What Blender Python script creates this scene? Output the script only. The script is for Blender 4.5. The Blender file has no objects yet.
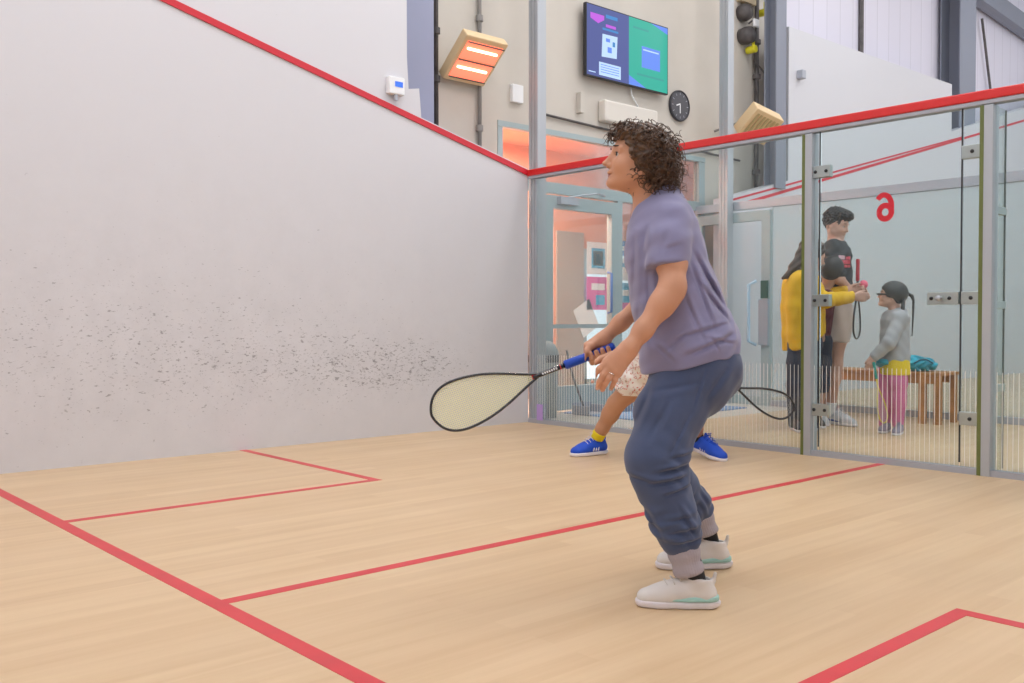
import bpy, math, random
import numpy as np
from mathutils import Vector, Matrix

random.seed(7); RNG = np.random.default_rng(7)
SC = bpy.context.scene
COL = SC.collection
PI = math.pi

# ------------------------------------------------------------------ camera
FPX = 946.6
CAM = np.array([5.998, -1.29, 0.883]); YAW, PITCH, ROLL = 0.842, -0.023, -0.001
def cam_axes():
    cy, sy, cp, sp = math.cos(YAW), math.sin(YAW), math.cos(PITCH), math.sin(PITCH)
    f = np.array([-sy*cp, cy*cp, sp]); r = np.array([cy, sy, 0.0]); u = np.cross(r, f)
    c, s = math.cos(ROLL), math.sin(ROLL)
    return c*r+s*u, -s*r+c*u, f
RT, UP, FW = cam_axes()
cam_data = bpy.data.cameras.new('camera'); cam = bpy.data.objects.new('camera', cam_data); COL.objects.link(cam)
cam_data.sensor_width = 36; cam_data.lens = FPX*36/1024; cam_data.clip_start = 0.05
cam.matrix_world = Matrix(((RT[0], UP[0], -FW[0], CAM[0]), (RT[1], UP[1], -FW[1], CAM[1]), (RT[2], UP[2], -FW[2], CAM[2]), (0, 0, 0, 1)))
SC.camera = cam
def W(px, py, D):            # a measured place: bearing and real distance in metres -> world
    return CAM + D*(FW + RT*(px-512)/FPX + UP*(341.5-py)/FPX)
# survey frame (right, depth, up): rigid rotation of the world, real metres
MR = np.array([RT, FW, UP])
def S(px, py, D): return np.array([(px-512)/FPX*D, D, (341.5-py)/FPX*D])
def S2W(v): return CAM + v @ MR
def W2S(p): return MR @ (np.array(p, float)-CAM)

# ------------------------------------------------------------------ materials
def mat(name, col, rough=0.5, metal=0.0, emit=None, estr=0.0, sss=0.0, coat=0.0, noise=None, bump=None, sheen=0.0):
    m = bpy.data.materials.new(name); m.use_nodes = True; nt = m.node_tree; b = nt.nodes['Principled BSDF']
    b.inputs['Base Color'].default_value = (*col, 1); b.inputs['Roughness'].default_value = rough; b.inputs['Metallic'].default_value = metal
    if sss: b.inputs['Subsurface Weight'].default_value = sss; b.inputs['Subsurface Radius'].default_value = (.02, .008, .004)
    if coat: b.inputs['Coat Weight'].default_value = coat; b.inputs['Coat Roughness'].default_value = .15
    if sheen: b.inputs['Sheen Weight'].default_value = sheen
    if emit: b.inputs['Emission Color'].default_value = (*emit, 1); b.inputs['Emission Strength'].default_value = estr
    tc = nt.nodes.new('ShaderNodeTexCoord')
    if noise:                       # (scale, amount) colour variation of the thing itself
        n = nt.nodes.new('ShaderNodeTexNoise'); n.inputs['Scale'].default_value = noise[0]; n.inputs['Detail'].default_value = 4
        nt.links.new(tc.outputs['Object'], n.inputs['Vector'])
        r = nt.nodes.new('ShaderNodeValToRGB'); a = noise[1]
        r.color_ramp.elements[0].position = .3; r.color_ramp.elements[1].position = .7
        r.color_ramp.elements[0].color = (*[c*(1-a) for c in col], 1); r.color_ramp.elements[1].color = (*[min(1, c*(1+a)) for c in col], 1)
        nt.links.new(n.outputs['Fac'], r.inputs['Fac']); nt.links.new(r.outputs['Color'], b.inputs['Base Color'])
    if bump:                        # (scale, strength, distance)
        n = nt.nodes.new('ShaderNodeTexNoise'); n.inputs['Scale'].default_value = bump[0]; n.inputs['Detail'].default_value = 3
        nt.links.new(tc.outputs['Object'], n.inputs['Vector'])
        bp = nt.nodes.new('ShaderNodeBump'); bp.inputs['Strength'].default_value = bump[1]; bp.inputs['Distance'].default_value = bump[2]
        nt.links.new(n.outputs['Fac'], bp.inputs['Height']); nt.links.new(bp.outputs['Normal'], b.inputs['Normal'])
    return m
def glass_mat(name, tint, refl=1.0, veil=0.0, veilcol=(.8, .88, .86)):
    m = bpy.data.materials.new(name); m.use_nodes = True; nt = m.node_tree; nt.nodes.clear()
    o = nt.nodes.new('ShaderNodeOutputMaterial'); t = nt.nodes.new('ShaderNodeBsdfTransparent'); g = nt.nodes.new('ShaderNodeBsdfGlossy')
    t.inputs['Color'].default_value = (*tint, 1); g.inputs['Roughness'].default_value = .02
    fr = nt.nodes.new('ShaderNodeFresnel'); fr.inputs['IOR'].default_value = 1.35
    ml = nt.nodes.new('ShaderNodeMath'); ml.operation = 'MULTIPLY'; ml.inputs[1].default_value = refl
    mx = nt.nodes.new('ShaderNodeMixShader')
    nt.links.new(fr.outputs[0], ml.inputs[0]); nt.links.new(ml.outputs[0], mx.inputs[0]); nt.links.new(t.outputs[0], mx.inputs[1]); nt.links.new(g.outputs[0], mx.inputs[2])
    last = mx
    if veil:
        d = nt.nodes.new('ShaderNodeBsdfDiffuse'); d.inputs['Color'].default_value = (*veilcol, 1)
        m2 = nt.nodes.new('ShaderNodeMixShader'); m2.inputs[0].default_value = veil
        nt.links.new(mx.outputs[0], m2.inputs[1]); nt.links.new(d.outputs[0], m2.inputs[2]); last = m2
    nt.links.new(last.outputs[0], o.inputs['Surface'])
    return m

def wood_floor_mat():
    m = bpy.data.materials.new('maple_strip_floor'); m.use_nodes = True; nt = m.node_tree; b = nt.nodes['Principled BSDF']; N = nt.nodes; L = nt.links
    tc = N.new('ShaderNodeTexCoord'); mp = N.new('ShaderNodeMapping'); mp.inputs['Rotation'].default_value = (0, 0, PI/2)
    L.new(tc.outputs['Object'], mp.inputs['Vector'])
    br = N.new('ShaderNodeTexBrick'); br.inputs['Scale'].default_value = 1; br.inputs['Brick Width'].default_value = 1.35; br.inputs['Row Height'].default_value = .085
    br.inputs['Mortar Size'].default_value = .0006; br.offset = .37; br.inputs['Color1'].default_value = (0, 0, 0, 1); br.inputs['Color2'].default_value = (1, 1, 1, 1); br.inputs['Mortar'].default_value = (.35, .35, .35, 1)
    L.new(mp.outputs[0], br.inputs['Vector'])
    r = N.new('ShaderNodeValToRGB'); r.color_ramp.elements[0].color = (.645, .455, .268, 1); r.color_ramp.elements[1].color = (.70, .51, .312, 1)
    L.new(br.outputs['Color'], r.inputs['Fac'])
    m2 = N.new('ShaderNodeMapping'); m2.inputs['Scale'].default_value = (14, .8, 1); L.new(tc.outputs['Object'], m2.inputs['Vector'])
    n = N.new('ShaderNodeTexNoise'); n.inputs['Scale'].default_value = 1.3; n.inputs['Detail'].default_value = 6; n.inputs['Roughness'].default_value = .6; L.new(m2.outputs[0], n.inputs['Vector'])
    r2 = N.new('ShaderNodeValToRGB'); r2.color_ramp.elements[0].position = .32; r2.color_ramp.elements[1].position = .62
    r2.color_ramp.elements[0].color = (.92, .885, .84, 1); r2.color_ramp.elements[1].color = (1, 1, 1, 1); L.new(n.outputs['Fac'], r2.inputs['Fac'])
    mx = N.new('ShaderNodeMix'); mx.data_type = 'RGBA'; mx.blend_type = 'MULTIPLY'; mx.inputs[0].default_value = 1
    L.new(r.outputs['Color'], mx.inputs[6]); L.new(r2.outputs['Color'], mx.inputs[7]); L.new(mx.outputs[2], b.inputs['Base Color'])
    n3 = N.new('ShaderNodeTexNoise'); n3.inputs['Scale'].default_value = 2.2; L.new(tc.outputs['Object'], n3.inputs['Vector'])
    mr = N.new('ShaderNodeMapRange'); mr.inputs[3].default_value = .3; mr.inputs[4].default_value = .46; L.new(n3.outputs['Fac'], mr.inputs[0]); L.new(mr.outputs[0], b.inputs['Roughness'])
    b.inputs['Specular IOR Level'].default_value = .4
    return m

def marked_wall_mat():
    """white plaster with the dark dashes that squash balls leave"""
    m = bpy.data.materials.new('ball_marked_plaster'); m.use_nodes = True; nt = m.node_tree; b = nt.nodes['Principled BSDF']; N = nt.nodes; L = nt.links
    b.inputs['Roughness'].default_value = .42
    tc = N.new('ShaderNodeTexCoord'); sep = N.new('ShaderNodeSeparateXYZ'); L.new(tc.outputs['Object'], sep.inputs[0])
    def M(op, a, c=None, clamp=False):
        x = N.new('ShaderNodeMath'); x.operation = op; x.use_clamp = clamp
        for i, v in enumerate((a, c)):
            if v is None: continue
            if isinstance(v, (int, float)): x.inputs[i].default_value = v
            else: L.new(v, x.inputs[i])
        return x.outputs[0]
    Y, Z = sep.outputs[1], sep.outputs[2]
    def blob(y0, z0, sy, sz, amp):
        a = M('POWER', M('ABSOLUTE', M('DIVIDE', M('SUBTRACT', Y, y0), sy)), 2.0); c = M('POWER', M('ABSOLUTE', M('DIVIDE', M('SUBTRACT', Z, z0), sz)), 2.0)
        return M('MULTIPLY', M('POWER', 2.718, M('MULTIPLY', M('ADD', a, c), -1.0)), amp)
    dens = M('ADD', blob(3.05, .52, .62, .2, .85), blob(2.2, .55, 1.0, .42, .46)); dens = M('ADD', dens, blob(.6, .6, 1.3, .6, .42)); dens = M('ADD', dens, blob(-2, .8, 1.8, .6, .6)); dens = M('ADD', dens, blob(1.5, 1.0, 2.6, 1.1, .42))
    dens = M('MINIMUM', dens, 1.05)
    def marks(sc, sx, seed, th0, th1):
        mp = N.new('ShaderNodeMapping'); mp.inputs['Location'].default_value = (seed, seed, seed); mp.inputs['Scale'].default_value = (1, sx, 1); mp.inputs['Rotation'].default_value = (.12, 0, 0); L.new(tc.outputs['Object'], mp.inputs[0])
        n = N.new('ShaderNodeTexNoise'); n.inputs['Scale'].default_value = sc; n.inputs['Detail'].default_value = 2.5; n.inputs['Roughness'].default_value = .65; L.new(mp.outputs[0], n.inputs['Vector'])
        th = M('SUBTRACT', th0, M('MULTIPLY', dens, th0-th1))
        return M('MULTIPLY', M('SUBTRACT', n.outputs['Fac'], th), 22.0, True)
    a = marks(52, .42, 3.1, .775, .60); c = marks(95, .45, 9.7, .79, .60); s = marks(30, .5, 21.0, .80, .66)
    tot = M('MAXIMUM', M('MAXIMUM', M('MULTIPLY', a, .62), M('MULTIPLY', c, .5)), M('MULTIPLY', s, .45))
    n = N.new('ShaderNodeTexNoise'); n.inputs['Scale'].default_value = 4.5; n.inputs['Detail'].default_value = 7; n.inputs['Roughness'].default_value = .7; L.new(tc.outputs['Object'], n.inputs['Vector'])
    smud = M('MULTIPLY', M('MULTIPLY', M('SUBTRACT', n.outputs['Fac'], .4), 2.2, True), M('MULTIPLY', dens, .2))
    fac = M('ADD', M('MULTIPLY', tot, M('MINIMUM', M('ADD', M('MULTIPLY', dens, .55), .4), 1.0)), smud, True)
    mx = N.new('ShaderNodeMix'); mx.data_type = 'RGBA'; mx.inputs[6].default_value = (.665, .655, .69, 1); mx.inputs[7].default_value = (.13, .125, .135, 1)
    L.new(fac, mx.inputs[0]); L.new(mx.outputs[2], b.inputs['Base Color'])
    return m

def panel_mat(name, col, width=.33, dark=.8):
    m = mat(name, col, .5); nt = m.node_tree; N = nt.nodes; L = nt.links; b = N['Principled BSDF']
    tc = N.new('ShaderNodeTexCoord'); w = N.new('ShaderNodeTexBrick'); w.inputs['Scale'].default_value = 1; w.inputs['Brick Width'].default_value = width; w.inputs['Row Height'].default_value = 40; w.offset = 0
    w.inputs['Mortar Size'].default_value = .008; w.inputs['Color1'].default_value = (*col, 1); w.inputs['Color2'].default_value = (*[c*.97 for c in col], 1); w.inputs['Mortar'].default_value = (*[c*dark for c in col], 1)
    mp = N.new('ShaderNodeMapping'); mp.inputs['Rotation'].default_value = (0, 0, -PI/2); L.new(tc.outputs['Object'], mp.inputs[0]); L.new(mp.outputs[0], w.inputs['Vector']); L.new(w.outputs['Color'], b.inputs['Base Color'])
    return m

WHITE = (.74, .73, .76)
M_ = dict(
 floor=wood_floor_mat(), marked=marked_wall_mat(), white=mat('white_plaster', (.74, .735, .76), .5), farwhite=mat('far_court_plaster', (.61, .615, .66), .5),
 cream=mat('cream_render_wall', (.58, .54, .485), .7, noise=(3, .03), bump=(40, .1, .002)), red=mat('red_line_paint', (.62, .018, .035), .35), redfloor=mat('red_court_tape', (.64, .036, .045), .4, noise=(6, .08)),
 redrail=mat('red_rail_cover', (.66, .018, .018), .3, coat=.3), clad=panel_mat('lilac_white_cladding', (.70, .68, .78)), steel=mat('grey_painted_steel', (.23, .25, .31), .5), steel2=mat('slate_grey_steel', (.30, .32, .45), .5),
 alu=mat('satin_aluminium', (.46, .49, .53), .5, .4), frame=mat('grey_green_door_frame', (.37, .45, .47), .4), railgrey=mat('pale_grey_rail', (.42, .44, .50), .4, .2), darkpipe=mat('dark_conduit', (.09, .08, .08), .5, noise=(12, .3)),
 greypipe=mat('grey_conduit', (.28, .27, .26), .45), glass=glass_mat('clear_court_glass', (.90, .95, .955), .9, .02, (.7, .82, .85)), finglass=glass_mat('clear_fin_glass', (.95, .985, .97), .25, 0), glass2=glass_mat('pale_partition_glass', (.93, .965, .965), .8, .2, (.66, .74, .76)), doorglass=glass_mat('entrance_glass', (.95, .97, .98), .5, .015),
 glassedge=mat('green_glass_edge', (.14, .17, .05), .25), clip=mat('steel_patch_fitting', (.42, .47, .46), .3, .6), dark=mat('dark_rubber', (.02, .022, .025), .5), stripe=mat('white_vinyl_stripe', (.85, .85, .83), .5),
 salmon=mat('salmon_plaster', (.84, .38, .25), .7, noise=(2, .05)), beige=mat('pinkish_beige_plaster', (.42, .35, .31), .7), vinyl=mat('pale_vinyl_floor', (.62, .58, .53), .35, noise=(3, .04)), bluemat=mat('blue_entrance_mat', (.22, .34, .55), .9, noise=(60, .2)),
 ceil=mat('pale_roof_sheet', (.62, .62, .66), .6), purlin=mat('dark_purlin_steel', (.07, .07, .09), .5), black=mat('black_plastic', (.015, .015, .018), .35), paper=mat('white_paper', (.85, .86, .88), .7), blue=mat('blue_print', (.03, .22, .62), .6), pink=mat('magenta_print', (.75, .12, .42), .6), cyan=mat('cyan_print', (.08, .45, .75), .6),
 bin=mat('grey_plastic_bin', (.30, .34, .35), .45), bindark=mat('dark_bin_band', (.06, .07, .08), .5), yellow=mat('yellow_plastic', (.75, .68, .03), .45), woodb=mat('honey_bench_wood', (.42, .19, .055), .45, noise=(9, .25)), turq=mat('turquoise_nylon', (.01, .33, .46), .55, noise=(14, .3), bump=(30, .4, .01)),
 purple=mat('flat_lilac', (.50, .33, .72), .5))

# ------------------------------------------------------------------ mesh helpers
class MB:
    def __init__(s): s.v = []; s.f = []; s.mi = []; s.cur = 0
    def add(s, vs, fs):
        n = len(s.v); s.v += [tuple(map(float, p)) for p in vs]; s.f += [tuple(i+n for i in f) for f in fs]; s.mi += [s.cur]*len(fs); return s
    def box(s, a, b):
        x0, y0, z0 = [min(p, q) for p, q in zip(a, b)]; x1, y1, z1 = [max(p, q) for p, q in zip(a, b)]
        return s.add([(x0, y0, z0), (x1, y0, z0), (x1, y1, z0), (x0, y1, z0), (x0, y0, z1), (x1, y0, z1), (x1, y1, z1), (x0, y1, z1)], [(0, 3, 2, 1), (4, 5, 6, 7), (0, 1, 5, 4), (1, 2, 6, 5), (2, 3, 7, 6), (3, 0, 4, 7)])
    def obox(s, c, ax, h):     # oriented box: centre, three axes, half sizes
        c = np.array(c); A = [np.array(a)*k for a, k in zip(ax, h)]
        vs = [c+A[0]*i+A[1]*j+A[2]*k for k in (-1, 1) for (i, j) in ((-1, -1), (1, -1), (1, 1), (-1, 1))]
        return s.add(vs, [(0, 3, 2, 1), (4, 5, 6, 7), (0, 1, 5, 4), (1, 2, 6, 5), (2, 3, 7, 6), (3, 0, 4, 7)])
    def tube(s, pts, r, n=8, closed=False, flat=None):
        P = [np.array(p, float) for p in pts]; m = len(P); rr = r if isinstance(r, (list, tuple, np.ndarray)) else [r]*m
        vs = []; prev = None
        for i in range(m):
            t = (P[(i+1) % m]-P[i-1]) if closed else (P[min(i+1, m-1)]-P[max(i-1, 0)])
            t = t/(np.linalg.norm(t)+1e-12)
            if flat is not None: a = np.cross(flat, t)
            elif prev is None: a = np.cross(t, (0, 0, 1) if abs(t[2]) < .9 else (1, 0, 0))
            else: a = prev-t*(prev@t)
            a = a/(np.linalg.norm(a)+1e-12); prev = a; b = np.cross(t, a)
            ra, rb = rr[i] if isinstance(rr[i], (tuple, list)) else (rr[i], rr[i])
            vs += [P[i]+a*ra*math.cos(2*PI*k/n)+b*rb*math.sin(2*PI*k/n) for k in range(n)]
        fs = []
        for i in range(m if closed else m-1):
            for k in range(n):
                i2 = (i+1) % m; fs.append((i*n+k, i*n+(k+1) % n, i2*n+(k+1) % n, i2*n+k))
        if not closed: fs += [tuple(range(n))[::-1], tuple((m-1)*n+k for k in range(n))]
        return s.add(vs, fs)
    def cyl(s, a, b, r, n=20, r2=None): return s.tube([a, b], [r, r2 if r2 else r], n)
    def lathe(s, c, prof, axis=(0, 0, 1), n=24):
        ax = np.array(axis, float); ax /= np.linalg.norm(ax); t = np.cross(ax, (1, 0, 0) if abs(ax[0]) < .9 else (0, 1, 0)); t /= np.linalg.norm(t); b = np.cross(ax, t); c = np.array(c, float)
        vs = [c+ax*h+(t*math.cos(2*PI*k/n)+b*math.sin(2*PI*k/n))*max(r, 1e-4) for r, h in prof for k in range(n)]
        fs = [(i*n+k, i*n+(k+1) % n, (i+1)*n+(k+1) % n, (i+1)*n+k) for i in range(len(prof)-1) for k in range(n)]
        return s.add(vs, fs)
    def quad(s, *p): return s.add(p, [(0, 1, 2, 3)[:len(p)] if len(p) == 4 else tuple(range(len(p)))])
def mesh_obj(name, v, f, mats, parent=None, loc=None, smooth=False, mi=None, bevel=0.0):
    me = bpy.data.meshes.new(name); o = bpy.data.objects.new(name, me); COL.objects.link(o)
    org = np.zeros(3)
    if parent is not None:
        o.parent = parent; p = parent
        while p is not None: org = org+np.array(p.location); p = p.parent
    elif loc is not None: org = np.array(loc, float); o.location = tuple(org)
    v = np.asarray(v, float)-org
    me.from_pydata([tuple(p) for p in v], [], [tuple(int(i) for i in x) for x in f])
    for m in (mats if isinstance(mats, (list, tuple)) else [mats]): me.materials.append(m)
    if mi is not None: me.polygons.foreach_set('material_index', mi)
    if smooth: me.polygons.foreach_set('use_smooth', [True]*len(me.polygons))
    me.update()
    if bevel:
        b = o.modifiers.new('bevel', 'BEVEL'); b.width = bevel; b.segments = 2; b.limit_method = 'ANGLE'
    return o
def build(mb, name, mats, parent=None, loc=None, smooth=False, bevel=0.0):
    return mesh_obj(name, mb.v, mb.f, mats, parent, loc, smooth, mb.mi, bevel)
def tag(o, label=None, cat=None, group=None, kind=None):
    if label: o['label'] = label
    if cat: o['category'] = cat
    if group: o['group'] = group
    if kind: o['kind'] = kind
    return o
def struct(name, mb, m, parent=None, **k):
    o = build(mb, name, m, parent, **k)
    if parent is None: o['kind'] = 'structure'
    return o
def empty(name, loc, label=None, cat=None, group=None, kind=None):
    o = bpy.data.objects.new(name, None); COL.objects.link(o); o.location = tuple(map(float, loc)); o.empty_display_size = .1
    return tag(o, label, cat, group, kind)

# ------------------------------------------------------------------ signed-distance bodies (one continuous surface each)
class Body:
    """Fields live in the survey frame (right, depth, up), in metres."""
    def __init__(s, lo, hi, h):
        s.h = h; s.lo = np.array(lo, float); s.n = np.ceil((np.array(hi)-s.lo)/h).astype(int)+1
        s.F = np.full(tuple(s.n), .08, np.float32)
        s.ax = [(s.lo[i]+np.arange(s.n[i])*h).astype(np.float32) for i in range(3)]
    def win(s, lo, hi):
        a = np.clip(np.floor((np.array(lo)-s.lo)/s.h).astype(int), 0, s.n); b = np.clip(np.ceil((np.array(hi)-s.lo)/s.h).astype(int)+1, 0, s.n)
        if (b <= a).any(): return None, None
        sl = tuple(slice(i, j) for i, j in zip(a, b))
        return sl, (s.ax[0][sl[0]][:, None, None], s.ax[1][sl[1]][None, :, None], s.ax[2][sl[2]][None, None, :])
    def put(s, sl, d, k, sub=False, lim=None):
        F = s.F[sl]
        if sub: d = -d; h = np.maximum(k-np.abs(F-d), 0)/k; s.F[sl] = np.maximum(F, d)+h*h*k*.25
        else: h = np.maximum(k-np.abs(F-d), 0)/k; s.F[sl] = np.minimum(F, d)-h*h*k*.25
    def cone(s, a, b, ra, rb, k=.02, sub=False, cuts=(), sq=None):
        a = np.array(a, float); b = np.array(b, float); m = max(ra, rb)*(max(1, 1/sq[1]) if sq else 1)+max(k, .012)+.01
        sl, P = s.win(np.minimum(a, b)-m, np.maximum(a, b)+m)
        if sl is None: return
        ba = b-a; L2 = float(ba@ba)+1e-9; p = [P[i]-np.float32(a[i]) for i in range(3)]
        t = np.clip((p[0]*ba[0]+p[1]*ba[1]+p[2]*ba[2])/L2, 0, 1)
        q = [p[i]-t*ba[i] for i in range(3)]
        if sq is not None:                      # flatten along a direction
            n, f = np.array(sq[0], float), sq[1]; n /= np.linalg.norm(n); c = (q[0]*n[0]+q[1]*n[1]+q[2]*n[2])*(1/f-1)
            q = [q[i]+c*n[i] for i in range(3)]
        d = np.sqrt(q[0]**2+q[1]**2+q[2]**2)-(ra+(rb-ra)*t)
        if sq is not None: d = d*min(1, sq[1]**.5)
        for (c, n) in cuts:
            c = np.array(c); n = np.array(n, float); n /= np.linalg.norm(n)
            e = (P[0]-c[0])*n[0]+(P[1]-c[1])*n[1]+(P[2]-c[2])*n[2]; h = np.maximum(.012-np.abs(d-e), 0)/.012; d = np.maximum(d, e)+h*h*.003
        s.put(sl, d, k, sub)
    def chain(s, pts, k=.02, sq=None, cuts=()):
        for (a, ra), (b, rb) in zip(pts[:-1], pts[1:]): s.cone(a, b, ra, rb, k, sq=sq, cuts=cuts)
    def ell(s, c, r, A=None, k=.02, sub=False):
        c = np.array(c, float); r = np.array(r, float); A = np.eye(3) if A is None else np.array(A, float); m = float(r.max())+max(k, .012)+.01
        sl, P = s.win(c-m, c+m)
        if sl is None: return
        p = [P[i]-np.float32(c[i]) for i in range(3)]; q = [p[0]*A[i][0]+p[1]*A[i][1]+p[2]*A[i][2] for i in range(3)]
        k0 = np.sqrt(sum((q[i]/r[i])**2 for i in range(3)))+1e-6; k1 = np.sqrt(sum((q[i]/r[i]**2)**2 for i in range(3)))+1e-6
        s.put(sl, k0*(k0-1)/k1, k, sub)
    def cut(s, c, n, k=.008, box=None):         # remove the side the normal points to
        c = np.array(c, float); n = np.array(n, float); n /= np.linalg.norm(n)
        sl, P = s.win(*(box if box else (s.lo, s.lo+s.n*s.h)))
        e = ((P[0]-c[0])*n[0]+(P[1]-c[1])*n[1]+(P[2]-c[2])*n[2]); s.put(sl, -e, k, True)
    def wrinkle(s, fn):
        idx = np.nonzero(np.abs(s.F) < s.h*6+.012); P = np.stack([s.ax[i][idx[i]] for i in range(3)], 1); s.F[idx] += fn(P).astype(np.float32)
    def mesh(s):
        F = s.F; F[0] = F[-1] = .05; F[:, 0] = F[:, -1] = .05; F[:, :, 0] = F[:, :, -1] = .05
        I = F < 0; n = F.shape
        c = np.zeros((n[0]-1, n[1]-1, n[2]-1), np.uint8)
        for i in (0, 1):
            for j in (0, 1):
                for k in (0, 1): c += I[i:n[0]-1+i, j:n[1]-1+j, k:n[2]-1+k]
        act = (c > 0) & (c < 8); A = np.argwhere(act); ids = np.full(act.shape, -1, np.int64); ids[act] = np.arange(len(A))
        acc = np.zeros((len(A), 3)); cnt = np.zeros(len(A)); cor = [(i, j, k) for i in (0, 1) for j in (0, 1) for k in (0, 1)]
        val = {q: F[A[:, 0]+q[0], A[:, 1]+q[1], A[:, 2]+q[2]].astype(float) for q in cor}
        for q in cor:
            for a in range(3):
                if q[a] == 0:
                    q2 = tuple(1 if i == a else q[i] for i in range(3)); f0, f1 = val[q], val[q2]; m = (f0 < 0) != (f1 < 0)
                    t = np.where(m, f0/np.where(m, f0-f1, 1), 0); p = np.tile(np.array(q, float), (len(A), 1)); p[:, a] = t; acc[m] += p[m]; cnt[m] += 1
        V = (A+acc/cnt[:, None])*s.h+s.lo
        Q = []
        for a in range(3):
            b, d = (a+1) % 3, (a+2) % 3
            s0 = [slice(1, None)]*3; s0[a] = slice(0, -1); s1 = [slice(1, None)]*3; s1[a] = slice(1, None)
            s0[b] = s1[b] = slice(1, -1); s0[d] = s1[d] = slice(1, -1)
            i0, i1 = I[tuple(s0)], I[tuple(s1)]; E = np.argwhere(i0 != i1)
            if not len(E): continue
            o = i0[tuple(E.T)]; base = E.copy(); base[:, b] += 1; base[:, d] += 1
            def g(db, dd):
                x = base.copy(); x[:, b] -= db; x[:, d] -= dd; return ids[tuple(x.T)]
            q = np.stack([g(1, 1), g(0, 1), g(0, 0), g(1, 0)], 1); q[~o] = q[~o][:, ::-1]; Q.append(q)
        Q = np.concatenate(Q); Q = Q[(Q >= 0).all(1)]
        return V, Q
def relax(V, Q, it):
    for _ in range(it):
        acc = np.zeros_like(V); cnt = np.zeros(len(V))
        for a, b in ((0, 1), (1, 2), (2, 3), (3, 0)):
            np.add.at(acc, Q[:, a], V[Q[:, b]]); np.add.at(cnt, Q[:, a], 1); np.add.at(acc, Q[:, b], V[Q[:, a]]); np.add.at(cnt, Q[:, b], 1)
        V = V*.4+.6*acc/np.maximum(cnt, 1)[:, None]
    return V
def skin(body, name, m, parent, it=1, smooth=True):
    V, Q = body.mesh(); V = relax(V, Q, it)
    W_ = S2W(V); org = np.zeros(3); p = parent
    me = bpy.data.meshes.new(name); o = bpy.data.objects.new(name, me); COL.objects.link(o); o.parent = parent
    while p is not None: org = org+np.array(p.location); p = p.parent
    W_ = W_-org
    me.vertices.add(len(W_)); me.vertices.foreach_set('co', W_.astype(np.float32).ravel()); me.loops.add(len(Q)*4); me.loops.foreach_set('vertex_index', Q.astype(np.int32).ravel())
    me.polygons.add(len(Q)); me.polygons.foreach_set('loop_start', np.arange(0, len(Q)*4, 4, dtype=np.int32)); me.polygons.foreach_set('use_smooth', [smooth]*len(Q))
    me.update(calc_edges=True); me.validate(); me.materials.append(m)
    return o
def bodybox(pts, m, h):
    P = np.array(pts); return Body(P.min(0)-m, P.max(0)+m, h)
def nrm(v): v = np.array(v, float); return v/np.linalg.norm(v)

def head_prims(B, c, F, U, s=1.0, ears=True, k=.018):
    """head about cranium centre c, F = facing, U = up"""
    F = nrm(F); U = nrm(np.array(U)-F*(np.array(U)@F)); R = np.cross(F, U)
    def p(f, r, u): return np.array(c)+s*(F*f+R*r+U*u)
    A = [F, R, U]
    B.ell(p(0, 0, 0), (.095*s, .074*s, .088*s), A, k); B.ell(p(.045, 0, -.045), (.055*s, .056*s, .078*s), A, k)
    for q in (-1, 1):
        B.cone(p(.082, .012*q, -.098), p(.012, .05*q, -.068), .016*s, .021*s, k); B.ell(p(.064, .036*q, -.045), (.028*s, .022*s, .026*s), A, k)
        B.cone(p(.084, .014*q, .008), p(.073, .042*q, .006), .012*s, .011*s, .012*s)
        B.ell(p(.100, .031*q, -.012), (.015*s, .016*s, .011*s), A, .012*s, True)
        B.cone(p(.0875, .022*q, -.0035), p(.079, .042*q, -.006), .0055*s, .005*s, .006*s)
        if ears: B.ell(p(.0, .074*q, -.03), (.02*s, .008*s, .031*s), A, .008*s); B.ell(p(.002, .083*q, -.028), (.010*s, .006*s, .018*s), A, .005*s, True)
        B.ell(p(.1, .010*q, -.046), (.010*s, .007*s, .007*s), A, .006*s)
    B.cone(p(.093, 0, -.006), p(.111, 0, -.036), .0075*s, .0095*s, .008*s); B.ell(p(.116, 0, -.040), (.0105*s, .009*s, .008*s), A, .005*s)
    B.ell(p(.092, 0, -.067), (.015*s, .021*s, .009*s), A, .006*s); B.ell(p(.089, 0, -.079), (.012*s, .017*s, .007*s), A, .006*s)
    B.ell(p(.101, 0, -.0735), (.008*s, .026*s, .0018*s), A, .003*s, True)
    B.ell(p(.088, 0, -.100), (.017*s, .018*s, .014*s), A, .012*s)
    return p, A
def eye_parts(p, A, s, parent, iris=(.08, .04, .02), gaze=(0, 0)):
    for q in (-1, 1):
        c = p(.0775, .0305*q, -.011); mb = MB()
        for nm, rad, off, cap, mm in (('eyeball', .0125, 0, None, EYEW), ('iris', .0129, 0, .60, EYED)):
            ax = nrm(A[0]+.12*q*A[1]*0+gaze[0]*A[1]+gaze[1]*A[2]); mb = MB(); th = np.linspace(0, cap if cap else PI, 10)
            mb.lathe(S2W(c), [(rad*s*math.sin(t), rad*s*math.cos(t)) for t in th], ax @ MR, 16)
            build(mb, nm, mm, parent, smooth=True)
        lid = MB(); pts = [S2W(c+s*(A[0]*(.0130*math.cos(t*.9)*math.cos(.35))+A[1]*.0138*math.sin(t*1.15)+A[2]*(.0055*math.cos(t)))) for t in np.linspace(-1, 1, 9)]
        lid.tube(pts, [.0004, .0010, .0013, .0014, .0014, .0014, .0013, .001, .0004], 5); build(lid, 'eyelash', HAIRD, parent, smooth=True)
        br = MB(); pts = [S2W(p(.0985-.030*abs(t), .031*q+.019*t*q, .010+.004*math.cos(t*1.4))) for t in np.linspace(-1, 1, 9)]
        br.tube(pts, [(a*s, a*.8*s) for a in (.0012, .002, .0026, .003, .003, .0028, .0024, .0018, .001)], 6); build(br, 'eyebrow', HAIRD, parent, smooth=True)
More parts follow.
